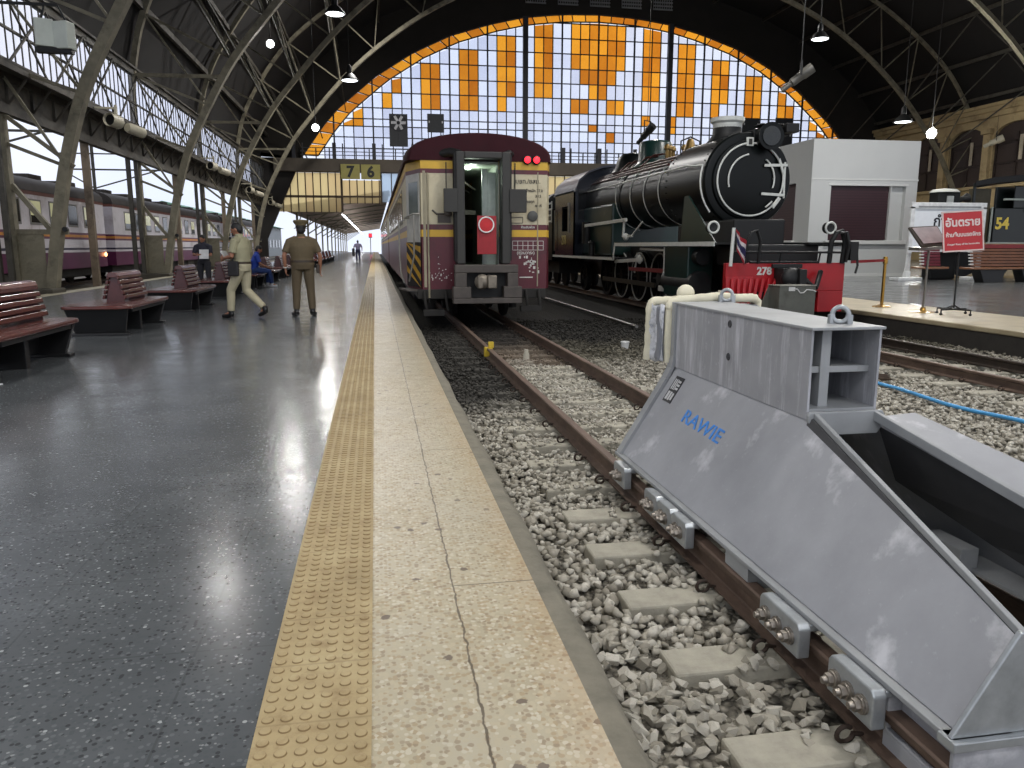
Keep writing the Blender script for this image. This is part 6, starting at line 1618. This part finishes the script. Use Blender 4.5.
for k, (a, b) in enumerate(wins):
    w = thing(f'window_{k+20}', f'dark brown arched upper window of the cream wall, {ORD[k]} from the near end', 'window', (XW, a, 6.15), group='arched windows on the right', kind='structure')
    m = MB(); m.box(XW+.3, XW+.34, a, b, 6.15, 11.1); m.build('leaf', WSH, w)
    m = MB(); yc = (a+b)/2
    for yy in (a+.1, yc, b-.1): m.box(XW+.2,XW+.32,yy-.1,yy+.1,6.15,10.2)
    for zz in (6.25,7.9,9.5): m.box(XW+.2,XW+.32,a,b,zz-.09,zz+.09)
    m.build('frame', WDK, w)
    m = MB(); m.box(XW+.15,XW+.2,a+.35*(b-a),a+.43*(b-a),8.0,9.9); m.build('pale_strip', mat('strip_pale',(170,160,140),.6), w)
    m = MB(); m.box(XW-.25,XW+.1,a-.2,b+.2,5.95,6.2); m.build('sill', WCR, w)
for k, yy in enumerate([52.7,58.1,63.1]):
    m = MB(); m.box(XW-.3,XW,yy-.35,yy+.35,0,10.3); m.box(XW-.45,XW,yy-.5,yy+.5,10.3,10.7); m.box(XW-.4,XW,yy-.45,yy+.45,5.6,5.95)
    tag(m.build('pilaster', WCR, bevel=.04), f'cream pilaster between the arched windows, {ORD[k]} from the near end', 'pilaster', 'pilasters of the cream wall', 'structure')
m = MB(); m.box(XW-.5,XW+.3,25,FANY,12.0,12.35); m.box(XW-.3,XW+.3,25,FANY,11.6,12.0); m.box(XW-.7,XW+.3,25,FANY,12.35,12.6)
tag(m.build('trim_1', WCR), 'cream cornice along the top of the right wall', 'cornice', kind='structure')

# ---------------------------------------------------------------- lamps, floodlights, speakers
LAMPG = emit('lamp_glow', (245,250,255), 5); SHD = mat('lamp_shade_dark', (24,25,24), .5)
def roof_z(x): return float(np.interp(abs(x-HC), OUTD[::-1], OUTZ[::-1]))+.3
def pendant(x, y, z, r, label, watt=0, hang=True):
    t = thing('pendant_lamp', label, 'lamp', (x, y, z), group='pendant lamps of the hall')
    MB().lathe([(r,0),(r*.98,.05*r),(r*.62,r*.55),(r*.3,r*.8),(r*.26,r*1.5),(.05,r*1.7),(0,r*1.7)], (x,y,z), n=28).build('shade', SHD, t, smooth=40)
    MB().lathe([(0,-.02),(r*.8,-.015),(r*.95,.02),(0,.04)], (x,y,z), n=28).build('diffuser', LAMPG, t, smooth=40)
    MB().cyl((x,y,z+r*1.6),(x,y,min(roof_z(x), z+9)),.025,n=6).build('cord', SHD, t)
    if watt:
        L = bpy.data.lights.new('lamp_light','AREA'); L.shape = 'DISK'; L.size = r*1.8; L.energy = watt; L.color = (1,.975,.94)
        o = bpy.data.objects.new('lamp_light', L); COL.objects.link(o); o.location = (x, y, z-.05); o['kind'] = 'helper'
pendant(-1.5, 39, 11.85, .48, 'larger of the two white-disc pendant lamps over the platform, next to the bare floodlight', 500)
pendant(-1.16, 48, 10.72, .52, 'smaller pendant lamp with white disc hanging left of the fan window', 500)
pendant(24.2, 41, 12.35, .5, 'pendant lamp with white disc hanging right of the fan window near the hanging spotlight', 400)
pendant(34.7, 48, 9.35, .6, 'low pendant lamp with white disc above the white booth', 400)
pendant(36.5, 33, 7.55, .4, 'pendant lamp cut by the right edge of the picture', 0)
def flood(x, y, z, label, watt, r=.22, aim=(0,0,0)):
    t = thing('floodlight', label, 'lamp', (x, y, z), group='bare bright floodlights')
    d = (V(aim)-V((x,y,z))).normalized()
    MB().lathe([(0,-.35),(r*.7,-.33),(r,.0),(r*1.1,.02),(r*.9,.02),(r*.8,-.05),(0,-.1)], (x,y,z), d, 20).build('housing', SHD, t, smooth=40)
    MB().ell(V((x,y,z))+d*.02, (r*.85,)*3, 14, 10).build('bulb', emit('flood_glow',(250,255,252),12), t, smooth=60)
    MB().bar((x,y,z),(x,y,roof_z(x) if z < roof_z(x) else z+.5),.04,.04,(0,1,0)).build('bracket', SHD, t)
    if watt:
        L = bpy.data.lights.new('flood_light','POINT' if x > 20 else 'SPOT'); L.energy = watt
        if x < 20: L.spot_size = 1.9; L.spot_blend = .6
        L.shadow_soft_size = .25; L.color = (1,.98,.94)
        o = bpy.data.objects.new('flood_light', L); COL.objects.link(o); o.location = V((x,y,z))+d*.35; o.rotation_euler = d.to_track_quat('-Z','Y').to_euler(); o['kind'] = 'helper'
flood(-4.43, 38.7, 10.36, 'bare bright floodlight under the left ribs at the top of the picture', 500, .2, (0,5,0))
flood(-3.2, 48, 8.05, 'bare bright floodlight at the left foot of the fan window', 300, .24, (0,30,0))
flood(36.9, 48, 8.7, 'bare bright floodlight before the cream wall above the booth', 3500, .34, (30,10,2))
# unseen pendant lamps added overhead to light the tracks, booth and end wall
for k, (x, y, z, p) in enumerate(((-4.5,6.5,8.6,290),(4.2,3.2,8.8,270),(5.0,11,9.2,360),(11,16,9.6,480),(18,22.5,11,900),(-2,-4,8.6,200),(6,-4,8.6,200),(28,38,14,900),(-5.5,25.5,10.4,260),(2,52,18.2,3200),(20,54,19.4,2400))):
    pendant(x, y, z, .42, f'unseen pendant lamp added overhead to light the hall, {ORD[k]} of the added lamps', p)
# loudspeakers on the girder
for k, (y, z) in enumerate(((28.2,5.25),(43.9,5.35),(56.5,5.0),(67.5,4.75))):
    x = -8.2
    t = thing('loudspeaker', f'pale twin tube loudspeaker hanging at the left girder, {["nearest","second","third","farthest"][k]} in the row', 'loudspeaker', (x,y,z), group='loudspeakers along the left girder')
    SPK = mat('speaker_pale', (176,170,150), .5, 0, .12, 4)
    MB().lathe([(.0,.12),(.17,.12),(.20,.0),(.21,0),(.21,.5),(.12,.6),(0,.6)], (x-.15,y-.35,z+.05), (.35,1,-.05), 20).build('horn', SPK, t, smooth=40)
    MB().lathe([(0,0),(.14,0),(.17,.1),(.17,.65),(.0,.7)], (x+.25,y+.15,z-.12), (.55,.9,-.18), 20).build('horn', SPK, t, smooth=40)
    MB().lathe([(0,0),(.165,0),(0,.001)], (x-.15-.0,y-.25,z+.05), (.35,1,-.05), 20).build('mouth', BLK, t)
    m = MB(); m.box(x-.64,x-.05,y-.05,y+.05,z+.42,z+.48); m.box(x-.05,x+.02,y-.06,y+.06,z-.2,z+.55); m.build('bracket', SPK, t)
# white cabinet pair on the left gantry
t = thing('light_box', 'pair of white square boxes hung high on the left ironwork', 'box', (-7.3,21,6.2))
BXW = mat('box_pale', (206,212,200), .5, 0, .08, 3)
R1, R2 = Matrix.Rotation(.35,3,'Z'), Matrix.Rotation(-.35,3,'Z')
MB().obox((-7.55,21,6.22),(.40,.30,.62),R1).build('box', BXW, t, bevel=.03); MB().obox((-7.12,21,6.18),(.40,.30,.62),R2).build('box', BXW, t, bevel=.03)
m = MB(); m.box(-7.75,-6.95,20.9,21.1,5.78,5.90); m.tube([(-7.6,21,6.5),(-7.5,21,6.85),(-7.2,21,6.85),(-7.05,21,6.5)],.025,8); m.bar((-9.5,21,6.86),(-7.2,21,6.86),.06,.06); m.build('bracket', BLK, t)
# hanging spotlight (tube) and small camera before the window
def tubespot(a, b, r, label, top, mt):
    t = thing('hanging_spotlight', label, 'spotlight', a); a, b = V(a), V(b); d = (b-a).normalized(); L = (b-a).length
    MB().lathe([(0,.02),(r*.72,.02),(r*.78,0),(r,0),(r,.3*L),(r*.8,.36*L),(r*.8,.66*L),(r*.55,.7*L),(r*.55,L),(0,L)], a, d, 24).build('barrel', mt, t, smooth=40)
    MB().lathe([(0,.0),(r*.74,0),(0,.004)], a-d*.003, d, 20).build('lens', BLK, t)
    m = MB(); mid = a.lerp(b,.38); s = d.cross(V((0,0,1))).normalized()*r*1.25
    m.tube([mid+s, mid+s+V((0,0,r*2.6)), mid-s+V((0,0,r*2.6)), mid-s], .025, 8); m.cyl(mid+V((0,0,r*2.6)), mid+V((0,0,top)), .012, n=6); m.build('yoke', SHD, t)
GREYT = mat('spot_grey', (100,98,92), .4, .2, .1, 5)
tubespot((10.42,17.9,5.47),(9.82,18.2,4.98),.125,'grey tube spotlight hanging before the right end of the fan window', 9, GREYT)
tubespot((10.72,29.6,5.86),(10.32,30.2,5.25),.16,'dark tube spotlight hanging over the steam engine before the fan window', 10, SHD)
tubespot((48.6,55,9.6),(47.6,55.8,9.0),.28,'pale tube camera fixed at the top of the cream wall', 2, SPK)

# ---------------------------------------------------------------- daylight
w = bpy.data.worlds.new('world'); SC.world = w; w.use_nodes = True
nt = w.node_tree; bg = nt.nodes['Background']; tc = nt.nodes.new('ShaderNodeTexCoord'); nz = nt.nodes.new('ShaderNodeTexNoise'); nz.inputs['Scale'].default_value = 2.2; nz.inputs['Detail'].default_value = 6
rp_ = nt.nodes.new('ShaderNodeValToRGB'); rp_.color_ramp.elements[0].position = .35; rp_.color_ramp.elements[0].color = C4((222,231,250)); rp_.color_ramp.elements[1].position = .65; rp_.color_ramp.elements[1].color = C4((244,246,252))
nt.links.new(tc.outputs['Generated'], nz.inputs['Vector']); nt.links.new(nz.outputs['Fac'], rp_.inputs['Fac']); nt.links.new(rp_.outputs['Color'], bg.inputs['Color']); bg.inputs['Strength'].default_value = WORLD
